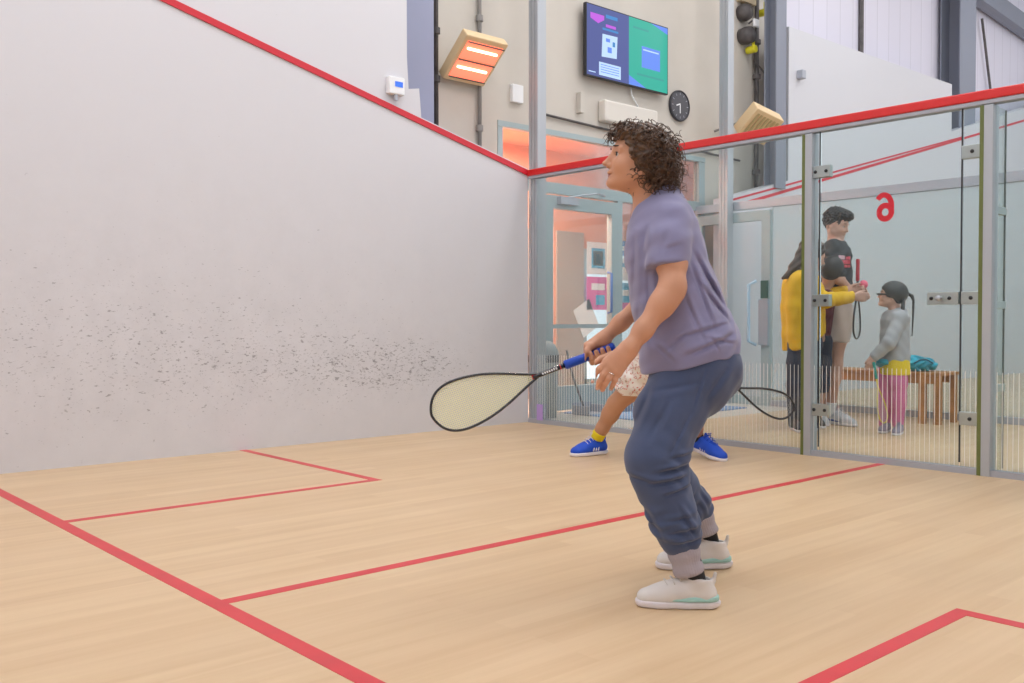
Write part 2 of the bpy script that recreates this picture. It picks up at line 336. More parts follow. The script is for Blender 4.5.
EYEW = mat('eye_white', (.75, .72, .70), .2); EYED = mat('dark_iris', (.03, .018, .012), .15); HAIRD = mat('dark_brow_hair', (.05, .028, .018), .6)
SKIN = mat('warm_fair_skin', (.60, .30, .18), .5, sss=.06, noise=(14, .05)); SKIN2 = mat('tanned_skin', (.50, .25, .14), .5, noise=(12, .05)); SKIN3 = mat('light_skin', (.58, .34, .26), .5); LIP = mat('rosy_lips', (.45, .13, .11), .4)

def hand_prims(B, wrist, d, n, t, L=.178, curl=(.35, .4, .45, .5), spread=.0, side=1, thumb=(.5, .35), k=.006, s=1.0):
    """d = along the hand, n = out of the back of the hand, t = towards the thumb"""
    d, n = nrm(d), nrm(n); t = nrm(np.array(t)-d*(np.array(t)@d)); w = np.array(wrist, float); q = L/.18
    kn = [w+q*(d*.092+t*.030), w+q*(d*.096+t*.010), w+q*(d*.090-t*.010), w+q*(d*.082-t*.029)]
    for i, kk in enumerate(kn): B.cone(w+t*q*(.014-.009*i), kk, .014*q, .0125*q, .012, sq=(n, .8))
    B.cone(w+d*.03*q+t*.012*q-n*.006, w+d*.06*q-t*.012*q-n*.006, .016*q, .016*q, .014)
    ln = (.042, .046, .043, .034)
    for i, kk in enumerate(kn):
        a = curl[i]; p = kk; dd = nrm(d+t*spread*(1.5-i)); r = (.0090, .0092, .0088, .0078)[i]*q
        for j, (f, g) in enumerate(((1, .5), (.62, 1.1), (.5, 1.0))):
            ang = a*g if j else a*.5
            ca, sa = math.cos(ang), math.sin(ang); m0 = n if j == 0 else m0
            dn = nrm(dd*ca-m0*sa); m0 = nrm(m0*ca+dd*sa); e = p+dn*ln[i]*f*q; B.cone(p, e, r*(1-.06*j), r*(.94-.06*j), k); p = e; dd = dn
    b = w+d*.02*q+t*.016*q; m1 = b+nrm(d*.75+t*thumb[0]-n*.25)*.042*q; m2 = m1+nrm(d*.9+t*thumb[1]-n*.3)*.034*q; m3 = m2+nrm(d+t*thumb[1]*.4-n*.4)*.026*q
    B.cone(b, m1, .014*q, .0115*q, .012); B.cone(m1, m2, .011*q, .0098*q, k); B.cone(m2, m3, .0098*q, .0085*q, k)
    return kn

def shoe(parent, heel, d, L, mats, side=1, name='shoe', laces=True, h=.003, tilt=0.0, bars=False):
    """heel = survey point on the floor under the heel; d = toe direction (survey). mats: upper, sole, accent, lining"""
    up = MR @ np.array([0, 0, 1.0]); d = nrm(np.array(d)); d = nrm(d*math.cos(tilt)+up*math.sin(tilt)) if tilt else d
    upl = nrm(up-d*(up@d))
    r = np.cross(d, upl); s = L/.27; H = np.array(heel, float)
    def P(x, y, z): return H+s*(d*x+r*y*side+upl*z)
    root = empty(name, S2W(H)); root.parent = parent; q = parent; org = np.zeros(3)
    while q is not None: org = org+np.array(q.location); q = q.parent
    root.location = tuple(S2W(H)-org)
    pts = [P(-.03, -.07, -.03), P(.31, .07, .16), P(-.03, .07, .16), P(.31, -.07, -.03)]
    B = bodybox(pts, .01, h*s**.5)
    cut0 = (P(0, 0, .022), -upl)
    B.chain([(P(.035, 0, .045), .036*s), (P(.10, .002, .045), .037*s), (P(.18, .006, .037), .044*s), (P(.228, .004, .030), .038*s)], .02, sq=(upl, .86))
    B.cone(P(.03, 0, .05), P(.045, 0, .092), .035*s, .036*s, .02); B.cone(P(.06, 0, .092), P(.15, .004, .055), .030*s, .033*s, .025)
    B.cut(P(.045, 0, .104), nrm(upl-.10*d), .006); B.cone(P(.04, 0, .100), P(.042, 0, .16), .024*s, .028*s, .006, sub=True)
    B.cone(P(.003, 0, .09), P(-.002, 0, .118), .008*s, .006*s, .008); B.cone(P(.085, 0, .088), P(.078, 0, .120), .017*s, .015*s, .010, sq=(d, .4))
    B.cut(cut0[0], -upl, .004)
    skin(B, 'upper', mats[0], root, 1)
    B = bodybox(pts, .01, h*s**.5)
    B.chain([(P(.030, 0, .016), .034*s), (P(.10, .0, .014), .035*s), (P(.185, .006, .016), .046*s), (P(.232, .004, .020), .040*s)], .02, sq=(upl, .9))
    B.cone(P(.0, 0, .022), P(.02, 0, .02), .022*s, .03*s, .02)
    B.cut(P(0, 0, 0.001), -upl, .004); B.cut(P(0, 0, .026), upl, .006)
    skin(B, 'sole', mats[1], root, 1)
    if mats[2] is not None:
        B = bodybox(pts, .01, h*s**.5)
        B.chain([(P(.024, 0, .034), .040*s), (P(.09, .0, .033), .0405*s), (P(.155, .004, .028), .043*s)], .01, sq=(upl, .8)); B.cut(P(0, 0, .026), -upl, .003); B.cut(P(0, 0, .046), nrm(upl+.02*d), .003)
        skin(B, 'midsole_band', mats[2], root, 1)
    if bars:
        for q2 in (-1, 1):
            for i in range(3): build(MB().tube([S2W(P(.092+.019*i-.004*k, q2*(.0415-.0012*k*k), .030+.009*k)) for k in range(5)], [(.0042*s, .0042*s)]*5, 6), 'side_stripe', SHS if 'SHS' in globals() else mats[1], root, smooth=True)
    if laces:
        lc = MB()
        for i in range(4):
            x = .102+.021*i; z = .126-.0105*i
            lc.tube([S2W(P(x+.008*math.cos(a*2), .026*math.sin(a), z-.030*(1-math.cos(a)))) for a in np.linspace(-1.3, 1.3, 9)], .0024*s, 6)
        for q2 in (-1, 1): lc.tube([S2W(P(.098+.012*math.sin(a)*1, q2*.018*(1-math.cos(a))*.5,   .124+.014*math.sin(a))) for a in np.linspace(0, 2*PI, 14)], .0018*s, 5)
        build(lc, 'lace', mats[0] if len(mats) < 5 else mats[4], root, smooth=True)
    return root

def racket(name, label, butt, tip, side, mats, string=True, group=None, L=.686, dense=.0068, sr=.0011, fr=1.0):
    """butt/tip world points, side = world vector across the face"""
    B_ = np.array(butt, float); ax = nrm(np.array(tip)-B_); sd = np.array(side, float); sd = nrm(sd-ax*(sd@ax)); nn = np.cross(ax, sd)
    root = empty(name, B_, label, 'racket', group)
    sc = np.linalg.norm(np.array(tip)-B_)/L
    prof = [(.292, .005), (.32, .015), (.36, .031), (.41, .052), (.46, .069), (.51, .081), (.56, .087), (.60, .086), (.635, .076), (.66, .058), (.676, .034), (.684, .012)]
    def P(s_, w, z=0): return B_+sc*(ax*s_+sd*w+nn*z)
    def curve(pr):
        out = [P(s_, w) for s_, w in pr]+[P(.686, 0)]+[P(s_, -w) for s_, w in pr[::-1]]; return out
    def smooth_pts(pts, n=2):
        for _ in range(n):
            q = [pts[0]]
            for a, b in zip(pts[:-1], pts[1:]): q += [a*.75+b*.25, a*.25+b*.75]
            pts = q+[pts[-1]]
        return pts
    f = MB(); f.tube(smooth_pts(curve(prof)), [(.0048*sc*fr, .0085*sc*fr)]*len(smooth_pts(curve(prof))), 8, flat=nn); build(f, 'frame', mats[0], root, smooth=True)
    t = MB(); t.tube([P(x, 0) for x in (.18, .24, .285, .31)], [.0095*sc, .0088*sc, .0095*sc, (.017*sc, .006*sc)], 12); build(t, 'shaft', mats[0], root, smooth=True)
    g = MB(); g.tube([P(x, 0) for x in (0, .006, .012, .05, .12, .185, .19)], [.013*sc, .0165*sc, .0165*sc, .0155*sc, .0158*sc, .0165*sc, .012*sc], 14)
    for i in range(16): x = .012+.0108*i; g.tube([P(x+.0054*k/8, .0160*math.cos(k*PI/4), .0160*math.sin(k*PI/4)) for k in range(0, 17)], .0006, 4)
    build(g, 'grip', mats[1], root, smooth=True)
    if len(mats) > 3:
        d = MB(); d.tube([P(.292, 0, 0), P(.312, 0, 0)], [(.0100*sc, .0096*sc), (.0135*sc, .0072*sc)], 12, flat=nn); build(d, 'decal', mats[3], root, smooth=True)
        d = MB().tube([P(.205, 0), P(.208, 0)], .0102*sc, 12); build(d, 'decal', mats[3], root, smooth=True)
        for zz in (-1, 1):
            d = MB()
            for i in range(7): d.obox(P(.222+.0085*i, 0, zz*.0096), (ax, sd, nn), (.0028*sc, .0036*sc, .0006*sc))
            build(d, 'lettering', M_['paper'], root)
        for q in (-1, 1):
            d = MB()
            for i in range(11): d.obox(P(.40+.013*i, q*(np.interp(.40+.013*i, [a for a, b in prof], [b for a, b in prof])+.003), -.0088), (ax, sd, nn), (.0034, .0022, .0003))
            build(d, 'lettering', M_['paper'], root)
    if string:
        S_ = MB(); xs = [a for a, b in prof]; ws = [b for a, b in prof]
        def hw(x): return float(np.interp(x, xs+[.686], ws+[0]))
        x = .302
        while x < .682: w = hw(x)-.003; S_.tube([P(x, -w, .0004), P(x, w, .0004)], sr, 4); x += dense
        y = -.080
        while y <= .081:
            ok = [a for a in np.arange(.29, .686, .002) if hw(a) > abs(y)+.002]
            if ok: S_.tube([P(ok[0], y, -.0004), P(ok[-1], y, -.0004)], sr, 4)
            y += dense
        build(S_, 'string_bed', mats[2], root)
    return root

# ================================================================== THE SETTING
YB = 4.25; YP = 7.1; YE = 16.85
def slab(a, b): return MB().box(a, b)
struct('floor', slab((0, -5.5, -.1), (6.4, YB, 0)), M_['floor'])
struct('floor_corridor', slab((.9, YB, -.1), (9, YP, 0)), M_['floor'])
struct('floor_lobby', slab((-1.8, YB, -.1), (.9, YP+3, 0)), M_['vinyl'])
struct('floor_far', slab((.9, YP, -.1), (9, YE, 0)), M_['floor'])
struct('floor_far_side', slab((0, YP+3, -.1), (.9, YE, 0)), M_['floor'])
fb = struct('floor_far_corner', slab((0, YP, .0005), (.9, YP+3, .004)), M_['floor'])
# near side wall: profile follows the out line, tall section beyond
def side_wall(name, prof, x0, x1, m):
    mb = MB(); n = len(prof); mb.add([(x1, y, z) for y, z in prof]+[(x0, y, z) for y, z in prof], [tuple(range(n)), tuple(range(n, 2*n))[::-1]]+[(i, i+n, (i+1) % n+n, (i+1) % n) for i in range(n)])
    return struct(name, mb, m)
sl = .249
def outz(y): return 2.118+sl*(YB-y)
side_wall('wall_left', [(-5.5, 0), (YB, 0), (YB, outz(YB)+.06), (3.12, outz(3.12)+.06), (3.10, 2.68), (3.0, 2.66), (2.985, 2.9), (2.985, 6.2), (-5.5, 6.2)], -.16, 0, M_['marked'])
struct('wall_front', slab((0, -5.7, 0), (6.4, -5.5, 5.2)), M_['white'])
struct('wall_right', slab((6.4, -5.5, 0), (6.55, YB, 3.3)), M_['white'])
mb = MB()   # the building's own wall, x = -.4
GY0, GY1, GZ = 4.25, 7.27, 2.66
mb.box((-.55, -5.5, 0), (-.4, GY0, 6.2)); mb.box((-.55, GY0, GZ), (-.4, GY1, 6.2)); mb.box((-.55, GY1, 0), (-.4, 8.85, 6.2)); 
struct('wall_building', mb, M_['cream'])
struct('wall_cladding', slab((-.6, 8.85, 3.2), (-.45, 24, 7.5)), M_['clad'])
# far court
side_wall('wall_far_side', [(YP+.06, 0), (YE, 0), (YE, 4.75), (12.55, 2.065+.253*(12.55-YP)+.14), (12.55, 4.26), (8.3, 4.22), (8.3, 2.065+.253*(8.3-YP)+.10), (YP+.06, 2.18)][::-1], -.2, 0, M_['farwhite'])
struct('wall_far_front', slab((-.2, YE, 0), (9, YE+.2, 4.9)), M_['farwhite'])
struct('ceiling', slab((-.6, -5.7, 6.9), (9, 24, 7.0)), M_['ceil'])
for i, yy in enumerate((14.6, 17.2, 20)):
    struct('trim_%d' % (20+i), slab((-.4, yy, 6.72), (9, yy+.08, 6.9)), M_['purlin'])
# out lines, plus a painted ghost of the far one
def strip(name, a, b, wz, m, dx=.004):
    mb = MB(); a = np.array(a); b = np.array(b); mb.add([a, b, b+(0, 0, wz), a+(0, 0, wz), a+(dx, 0, 0), b+(dx, 0, 0), b+(dx, 0, wz), a+(dx, 0, wz)], [(0, 1, 2, 3), (4, 7, 6, 5), (0, 4, 5, 1), (3, 2, 6, 7), (0, 3, 7, 4), (1, 5, 6, 2)])
    return struct(name, mb, m)
strip('trim_1', (0, -5.5, outz(-5.5)), (0, YB, outz(YB)), .046, M_['red'], .012)
strip('trim_2', (0, YP+.06, 2.055), (0, YE, 2.04+.253*(YE-YP)), .034, M_['red'])
strip('trim_3', (0, YP+.06, 2.135), (0, 12.9, 2.07+.253*(12.9-YP)), .022, M_['red'])  # red strip painting the ghost reflection of the far out line in glass
# floor lines
def fl(name, x0, y0, x1, y1): struct(name, slab((x0, y0, 0), (x1, y1, .0012)), M_['redfloor'])
fl('trim_4', 0, -.055, 6.4, 0)
fl('trim_5', 0, 1.59, 1.64, 1.64); fl('trim_6', 1.59, 0, 1.64, 1.59)
fl('trim_7', 4.76, 1.585, 6.4, 1.635); fl('trim_8', 4.76, 0, 4.81, 1.585)
fl('trim_9', 3.175, 0, 3.225, YB-.01)
# ------- glass back wall
GT = 2.085
def pane(name, x0, x1, z1=GT, y=YB, m='glass', th=.012, stripes=True, kindname=None):
    o = struct(name, slab((x0, y, .035), (x1, y+th, z1)), M_[m])
    if stripes:
        s = MB(); x = math.ceil(x0/.029)*.029+.004
        while x < x1-.008: s.box((x, y-.0006, .04), (x+.0034, y-.0001, .585)); x += .029
        build(s, 'safety_stripe', M_['stripe'], o)
    return o
w1 = pane('window_1', .105, 2.655)
w2 = pane('window_2', 2.70, 2.757)
dr = pane('door_1', 2.769, 3.652)
w3 = pane('window_3', 3.664, 3.765)
w4 = pane('window_4', 3.825, 6.4)
mb = MB()
for x in (2.763, 3.658): mb.box((x-.0045, YB+.001, .06), (x+.0045, YB+.011, GT))
struct('trim_10', mb, M_['dark'])
struct('trim_11', slab((.02, YB-.03, 2.11), (6.4, YB+.05, 2.165)), M_['redrail'], bevel=.008)
struct('trim_12', slab((.02, YB-.022, 2.085), (6.4, YB+.045, 2.11)), M_['railgrey'], bevel=.004)
struct('trim_13', slab((.02, YB-.02, 0), (6.4, YB+.035, .035)), M_['railgrey'])
# patch fittings on the glass door
def patch(parent, x0, x1, z, hh=.038, bolts=(), nm='hinge'):
    mb = MB().box((x0, YB-.014, z-hh), (x1, YB+.026, z+hh)); o = build(mb, nm, M_['clip'], parent, bevel=.003)
    b = MB()
    for x in bolts: b.lathe((x, YB-.014, z), [(.011, 0), (.011, .004), (.006, .008), (0, .008)], (0, -1, 0), 14)
    if bolts: build(b, 'bolt', M_['dark'], o, smooth=True)
    return o
for z in (1.83, 1.005, .30): patch(dr, 2.715, 2.84, z, bolts=(2.74, 2.815))
for z in (1.834, .315): patch(w3, 3.66, 3.765, z, bolts=(3.72,), nm='patch_fitting')
lk = patch(dr, 3.47, 3.65, 1.005, .036, (3.495, 3.60), 'lock'); kb = MB().lathe((3.548, YB-.014, 1.005), [(.012, 0), (.012, .02), (.016, .024), (.016, .036), (0, .038)], (0, -1, 0), 18); build(kb, 'thumb_turn', M_['alu'], lk, smooth=True)
patch(w3, 3.664, 3.765, 1.005, .036, (3.72,), 'strike_plate')
# posts: alu section, glass fin behind with its green edge
def post(name, x, fin, label):
    r = empty(name, (x, YB, 0), label, 'glass wall post', 'posts of the glass back wall')
    build(MB().box((x-.005, YB-.03, 0), (x+.045, YB+.055, 2.08)), 'profile', M_['alu'], r, bevel=.003)
    build(MB().box((x-.028, YB-.026, 0), (x-.005, YB+.05, 2.08)), 'glass_edge', M_['glassedge'], r)
    if fin:
        f = build(MB().box((x+.014, YB+.055, .02), (x+.026, YB+fin, 2.08)), 'glass_fin', M_['finglass'], r)
        build(MB().box((x+.0145, YB+fin, .02), (x+.0255, YB+fin+.003, 2.08)), 'fin_edge', M_['greypipe'], r)
        for z in (1.50, .965, .49): build(MB().box((x+.006, YB+.055, z-.022), (x+.036, YB+fin-.008, z+.022)), 'fin_clip', M_['clip'], r, bevel=.003)
post('glass_wall_post', 2.678, 0, 'grey aluminium glass wall post in front of the woman in yellow')
post('glass_wall_post', 3.793, .21, 'grey aluminium glass wall post right of the glass door, with clipped glass fin')
def number6():
    mb = MB(); H = .172; cx, z0, r = 3.205, 1.481, .0
    def band(pts, w, dy=0):
        P = [np.array((cx-a*H, YB-.0035+dy, z0+b*H)) for a, b in pts]
        L = []; Rr = []
        for k in range(len(P)):
            t = nrm(P[min(k+1, len(P)-1)]-P[max(k-1, 0)]); n = np.array((-t[2], 0, t[0])); ww = w[k]*H if isinstance(w, list) else w*H; L.append(P[k]+n*ww/2); Rr.append(P[k]-n*ww/2)
        m = len(P); off = np.array((0, .002, 0)); vs = L+Rr+[q+off for q in L]+[q+off for q in Rr]
        fs = [(k, k+1, m+k+1, m+k) for k in range(m-1)]+[(2*m+k, 3*m+k, 3*m+k+1, 2*m+k+1) for k in range(m-1)]+[(k, 2*m+k, 2*m+k+1, k+1) for k in range(m-1)]+[(m+k, m+k+1, 3*m+k+1, 3*m+k) for k in range(m-1)]
        mb.add(vs, fs)
    band([(.005+.225*math.cos(a), .31+.235*math.sin(a)) for a in np.linspace(0, 2*PI, 30)], .20)
    st = [(-.225+.0*a, .31) for a in (0,)]+[(.06+.285*math.cos(a), .52+.40*math.sin(a)) for a in np.linspace(PI*1.12, PI*.22, 18)]
    band(st, [.19]*15+[.19, .185, .18, .17][:4], -.0012)
    o = build(mb, 'court_number', M_['red'], dr); o['label'] = 'red number 6 seen in reverse'
number6()
# tall corner posts
def tall_post(x, y, label):
    r = empty('corner_post', (x, y, 0), label, 'corner post')
    mb = MB()
    for a, b in ((0, .03), (.036, .07), (.076, .11)): mb.box((x+a, y, 0), (x+b, y+.10, 6.9))
    mb.box((x+.004, y+.006, 0), (x+.106, y+.094, 6.9)); build(mb, 'profile', M_['alu'], r)
tall_post(-.01, YB+.02, 'tall grey aluminium post where the scuffed side wall meets the glass wall')
tall_post(0.0, YP-.12, 'tall grey aluminium post at the corner of the far court, behind the woman in lilac')
tag(build(MB().box((.135, YB-.024, .03), (.205, YB-.0205, .165)), 'rectangle', M_['purple']), 'lilac sticker low on the glass beside the corner post', 'rectangle')  # thin flat lilac box just in front of the glass
# ------- partition (the far court's glass wall) in the plane y = 7.1
struct('trim_14', slab((-.4, YP, 2.03), (9, YP+.06, 2.115)), M_['railgrey'])
struct('trim_15', slab((.56, YP, 0), (9, YP+.05, .06)), M_['railgrey'])
pd = empty('door_2', (.5, YP, 0), kind='structure')
mb = MB(); mb.box((-.4, YP-.01, 0), (-.30, YP+.05, 2.0)); mb.box((.45, YP-.01, 0), (.55, YP+.05, 2.0)); mb.box((-.30, YP-.01, 1.90), (.45, YP+.05, 2.0)); mb.box((-.30, YP-.01, 0), (.45, YP+.05, .09)); build(mb, 'door_frame', M_['frame'], pd)
build(MB().box((-.30, YP+.01, .09), (.45, YP+.02, 1.90)), 'glass_pane', M_['doorglass'], pd)
lkp = MB().box((.455, YP-.03, 1.10), (.535, YP-.01, 1.28)); build(lkp, 'lock_plate', mat('dark_green_plate', (.01, .09, .07), .4), pd)
hp = MB(); hp.tube([(.40, YP-.02, .62), (.34, YP-.07, .66), (.34, YP-.07, 1.24), (.40, YP-.02, 1.28)], .018, 10); build(hp, 'pull_handle', mat('pale_blue_handle', (.45, .62, .78), .3), pd, smooth=True)
build(MB().box((.44, YP-.045, .62), (.55, YP-.012, 1.09)), 'push_plate', mat('grey_blue_plate', (.34, .42, .50), .4, .3), pd)
pane('window_5', .56, 2.6, 2.03, YP+.02, 'glass2', .012, False); pane('window_6', 2.62, 4.6, 2.03, YP+.02, 'glass2', .012, False); pane('window_7', 4.62, 9, 2.03, YP+.02, 'glass2', .012, False)
# ------- shopfront in the plane x = -.4
X0 = -.4
mb = MB(); t = .06
mb.box((X0-.06, GY0, 2.07), (X0+.01, GY1, 2.17)); mb.box((X0-.06, GY0, GZ-.05), (X0+.01, GY1, GZ)); mb.box((X0-.055, 4.76, 0), (X0+.006, 4.83, 2.07)); mb.box((X0-.055, 5.84, 0), (X0+.006, 5.91, 2.07)); mb.box((X0-.055, 7.16, 0), (X0+.006, GY1-.002, GZ-.052)); mb.box((X0-.055, GY0+.002, 0), (X0+.006, 4.31, GZ-.052)); mb.box((X0-.06, 5.91, 0), (X0+.01, 7.16, .25))
mb.box((X0-.06, 6.5, .25), (X0+.01, 6.56, 2.07))
struct('window_8', mb, M_['frame'])
struct('window_9', MB().box((X0-.03, 4.31, 2.17), (X0-.022, 7.16, GZ-.05)).box((X0-.03, 4.31, .05), (X0-.022, 4.76, 2.07)).box((X0-.03, 5.91, .25), (X0-.022, 7.16, 2.07)), M_['doorglass'])
d3 = empty('door_3', (X0, 4.83, 0), kind='structure')
mb = MB(); mb.box((X0-.05, 4.83, .02), (X0+.015, 4.93, 2.05)); mb.box((X0-.05, 5.74, .02), (X0+.015, 5.84, 2.05)); mb.box((X0-.05, 4.93, 1.93), (X0+.015, 5.74, 2.05)); mb.box((X0-.05, 4.93, .02), (X0+.015, 5.74, .25)); mb.box((X0-.03, 4.93, .80), (X0+.0, 5.74, .84))
build(mb, 'door_leaf', M_['frame'], d3); build(MB().box((X0-.03, 4.93, .25), (X0-.022, 5.74, 1.93)), 'glass_pane', M_['doorglass'], d3)
mb = MB().box((X0+.015, 4.98, 1.97), (X0+.07, 5.22, 2.04)); mb.tube([(X0+.05, 5.1, 2.04), (X0+.16, 5.38, 2.09), (X0+.03, 5.62, 2.10)], .010, 6); build(mb, 'door_closer', M_['railgrey'], d3)
mb = MB().tube([(X0+.01, 5.69, .95), (X0+.06, 5.69, .96), (X0+.06, 5.69, 1.34), (X0+.01, 5.69, 1.35)], .013, 8); build(mb, 'pull_handle', mat('blue_door_pull', (.08, .20, .52), .35), d3, smooth=True)
# vestibule behind the shopfront
XV = -1.75
mb = MB().box((XV-.1, 4.2, 0), (XV, 6.12, 2.8)).box((XV-.1, 6.12, 0), (XV, 6.27, .5)).box((XV-.1, 6.12, 1.95), (XV, 6.27, 2.8)).box((XV-.1, 6.27, 0), (XV, 6.75, 2.8)).box((XV-.1, 6.75, 1.72), (XV, 9.6, 2.8)).box((XV-.1, 9.0, 0), (XV, 9.6, 1.72)).box((XV, 4.15, 0), (X0-.06, 4.2, 2.8)).box((XV, 9.6, 0), (X0-.15, 9.65, 2.8))
struct('wall_vestibule', mb, M_['salmon'])
struct('ceiling_vestibule', slab((XV-.1, 4.15, 2.8), (X0-.06, 9.65, 2.9)), M_['salmon'])
struct('wall_vestibule_panel', slab((XV, 5.2, 0), (XV+.02, 6.08, 1.9)).box((XV, 6.3, 0), (XV+.02, 6.74, 1.9)), M_['beige'])
mb = MB()
for y in (6.75, 7.75, 8.95): mb.box((XV-.06, y, 0), (XV, y+.06, 1.72))
mb.box((XV-.06, 6.75, .0), (XV, 9.0, .18)); struct('window_10', mb, M_['frame'])
def poster(y0, y1, z0, z1, m, label, tilt=0, blocks=()):
    r = empty('poster', (XV+.03, y0, z0), label, 'poster', 'notices on the entrance glazing')
    c = np.array([XV+.03, (y0+y1)/2, (z0+z1)/2]); ay = np.array([0, math.cos(tilt), math.sin(tilt)]); az = np.array([0, -math.sin(tilt), math.cos(tilt)])
    build(MB().obox(c, ((1, 0, 0), ay, az), (.002, (y1-y0)/2, (z1-z0)/2)), 'sheet', m, r)
    for (a, b, w, h, mm) in blocks:
        build(MB().obox(c+ay*a*(y1-y0)+az*b*(z1-z0)+(.004, 0, 0), ((1, 0, 0), ay, az), (.001, w*(y1-y0)/2, h*(z1-z0)/2)), 'print', mm, r)
poster(6.78, 7.16, 1.42, 1.80, M_['paper'], 'white notice with square blue emblem on the entrance glazing', 0, ((0, .0, .6, .62, M_['cyan']), (0, 0, .46, .46, M_['paper']), (0, -.02, .2, .3, M_['cyan'])))
poster(7.22, 7.95, 1.66, 1.84, M_['blue'], 'blue banner notice topmost on the entrance glazing', 0, ((-.1, 0, .5, .3, M_['paper']),))
poster(7.24, 7.62, 1.36, 1.63, M_['paper'], 'white notice under the blue banner on the entrance glazing', 0, ((0, .2, .7, .2, M_['cyan']),))
poster(6.78, 7.16, 1.0, 1.39, M_['pink'], 'magenta poster below the blue emblem notice', 0, ((0, .2, .6, .2, M_['paper']), (0.1, -.2, .4, .3, M_['cyan'])))
poster(7.22, 7.60, .85, 1.33, M_['cyan'], 'blue and white poster right of the magenta poster', 0, ((0, .25, .6, .15, M_['paper']), (0, -.15, .7, .3, M_['pink'])))
poster(6.62, 6.92, .72, 1.08, M_['paper'], 'tilted white sheet low on the entrance glazing', .5)
poster(7.66, 7.98, .95, 1.6, M_['paper'], 'white poster with pink block right of the blue posters', 0, ((0, .1, .6, .3, M_['pink']), (0, -.25, .6, .2, M_['blue'])))
tag(build(MB().box((-.32, 5.0, 0), (.55, 6.7, .012)), 'door_mat', M_['bluemat'], bevel=.004), 'blue entrance mat on the lobby floor inside the glass door', 'mat')
struct('floor_pavement', slab((-14, -6, -.25), (XV-.1, 22, -.06)), mat('pale_pavement', (.75, .75, .74), .8))
sd = bpy.data.lights.new('sun', 'SUN'); sd.energy = 5.5; sd.angle = .02; so = bpy.data.objects.new('sun', sd); COL.objects.link(so); so.rotation_euler = Vector((-.72, .1, .62)).to_track_quat('Z', 'Y').to_euler()
# bin beside corner
b = empty('litter_bin', (-.2, 4.62, 0), 'grey plastic litter bin with dark band behind the glass corner', 'bin')
mb = MB().lathe((-.2, 4.62, 0), [(0, 0), (.125, 0), (.14, .50)], n=28); build(mb, 'body', M_['bin'], b, smooth=True)
mb = MB().lathe((-.2, 4.62, 0), [(.142, .50), (.148, .505), (.148, .56), (.142, .565)], n=28); build(mb, 'band', M_['bindark'], b, smooth=True)
mb = MB().lathe((-.2, 4.62, 0), [(.142, .565), (.138, .60), (.11, .66), (.06, .69), (0, .70)], n=28); build(mb, 'dome_lid', M_['bin'], b, smooth=True)
mb = MB().tube([(-.2, 4.60, .69), (-.23, 4.58, .80), (-.27, 4.55, .90)], .012, 8); build(mb, 'handle', M_['bindark'], b, smooth=True)
b = empty('dustpan', (.0, 5.0, 0), 'long handled grey dustpan standing beside the litter bin', 'dustpan')
mb = MB().tube([(-.10, 5.05, .06), (-.17, 4.98, .34), (-.21, 4.93, .60)], .010, 8); build(mb, 'handle', M_['bindark'], b, smooth=True)
mb = MB(); mb.box((-.18, 4.97, 0.002), (.06, 5.22, .02)).box((-.18, 4.97, .02), (-.165, 5.22, .11)).box((-.165, 4.97, .02), (.04, 4.985, .09)).box((-.165, 5.205, .02), (.04, 5.22, .09)); build(mb, 'pan', mat('blue_grey_pan', (.30, .34, .42), .4), b, bevel=.004)
b = empty('bucket', (-.05, 5.5, 0), 'low pale blue bucket on the lobby floor near the door', 'bucket')
mb = MB().lathe((-.05, 5.5, 0), [(0, 0), (.10, 0), (.125, .11), (.133, .115), (.12, .115), (.098, .012), (0, .012)], n=26); build(mb, 'body', mat('pale_blue_plastic', (.34, .42, .55), .4), b, smooth=True)
mb = MB().tube([(-.05+.13*math.cos(a), 5.5, .11+.03*math.sin(a)) for a in np.linspace(0, PI, 12)], .004, 6); build(mb, 'handle', M_['clip'], b, smooth=True)

# ------- steel columns, conduits, services on the building wall
def column(y0, y1, z0, label, x1=-.1, x0=-.4, m='steel'):
    r = empty('steel_column', (x0, y0, z0), label, 'steel column', 'grey steel columns of the hall')
    build(MB().box((x1-.02, y0, z0), (x1, y1, 6.9)), 'flange', M_[m], r); build(MB().box((x0+.02, (y0+y1)/2-.01, z0), (x1-.02, (y0+y1)/2+.01, 6.9)), 'web', M_['steel'], r); build(MB().box((x0, y0, z0), (x0+.02, y1, 6.9)), 'flange', M_['steel'], r)
column(3.13, 3.41, 0, 'slate grey steel column left of the glowing heater', -.22, m='steel2')
column(8.0, 8.2, 2.36, 'dark grey steel column beside the unlit heater and yellow fittings', .03, -.13)
column(13.05, 13.6, 3.4, 'dark grey steel column at the end of the tall white far wall', -.1)
a, b_ = np.array(W2S((-.3, 13.3, 6.3))), None
mb = MB(); p0 = np.array([-.3, 13.4, 6.05]); p1 = np.array([-.3, 17.6, 5.75]); dd = nrm(p1-p0); mb.obox((p0+p1)/2, (dd, (1, 0, 0), np.cross(dd, (1, 0, 0))), (np.linalg.norm(p1-p0)/2, .09, .14)); struct('trim_16', mb, M_['steel'])
mb = MB().tube([(-.38, 14.5, 5.7), (-.38, 15.2, 3.6)], .02, 6); mb.tube([(-.38, 16.6, 5.7), (-.38, 16.6, 3.6)], .03, 6); mb.tube([(-.42, 10.72, 7), (-.42, 10.72, 3.6)], .035, 6); struct('trim_17', mb, M_['darkpipe'])
def pipe(pts, r, label, m='darkpipe', clips=()):
    o = empty('conduit', pts[0], label, 'conduit'); build(MB().tube(pts, r, 8), 'pipe', M_[m], o, smooth=True)
    for z in clips: build(MB().lathe((pts[0][0], pts[0][1], z-.03), [(r, 0), (r*1.8, .005), (r*1.8, .055), (r, .06)], n=12), 'clip', M_[m], o)
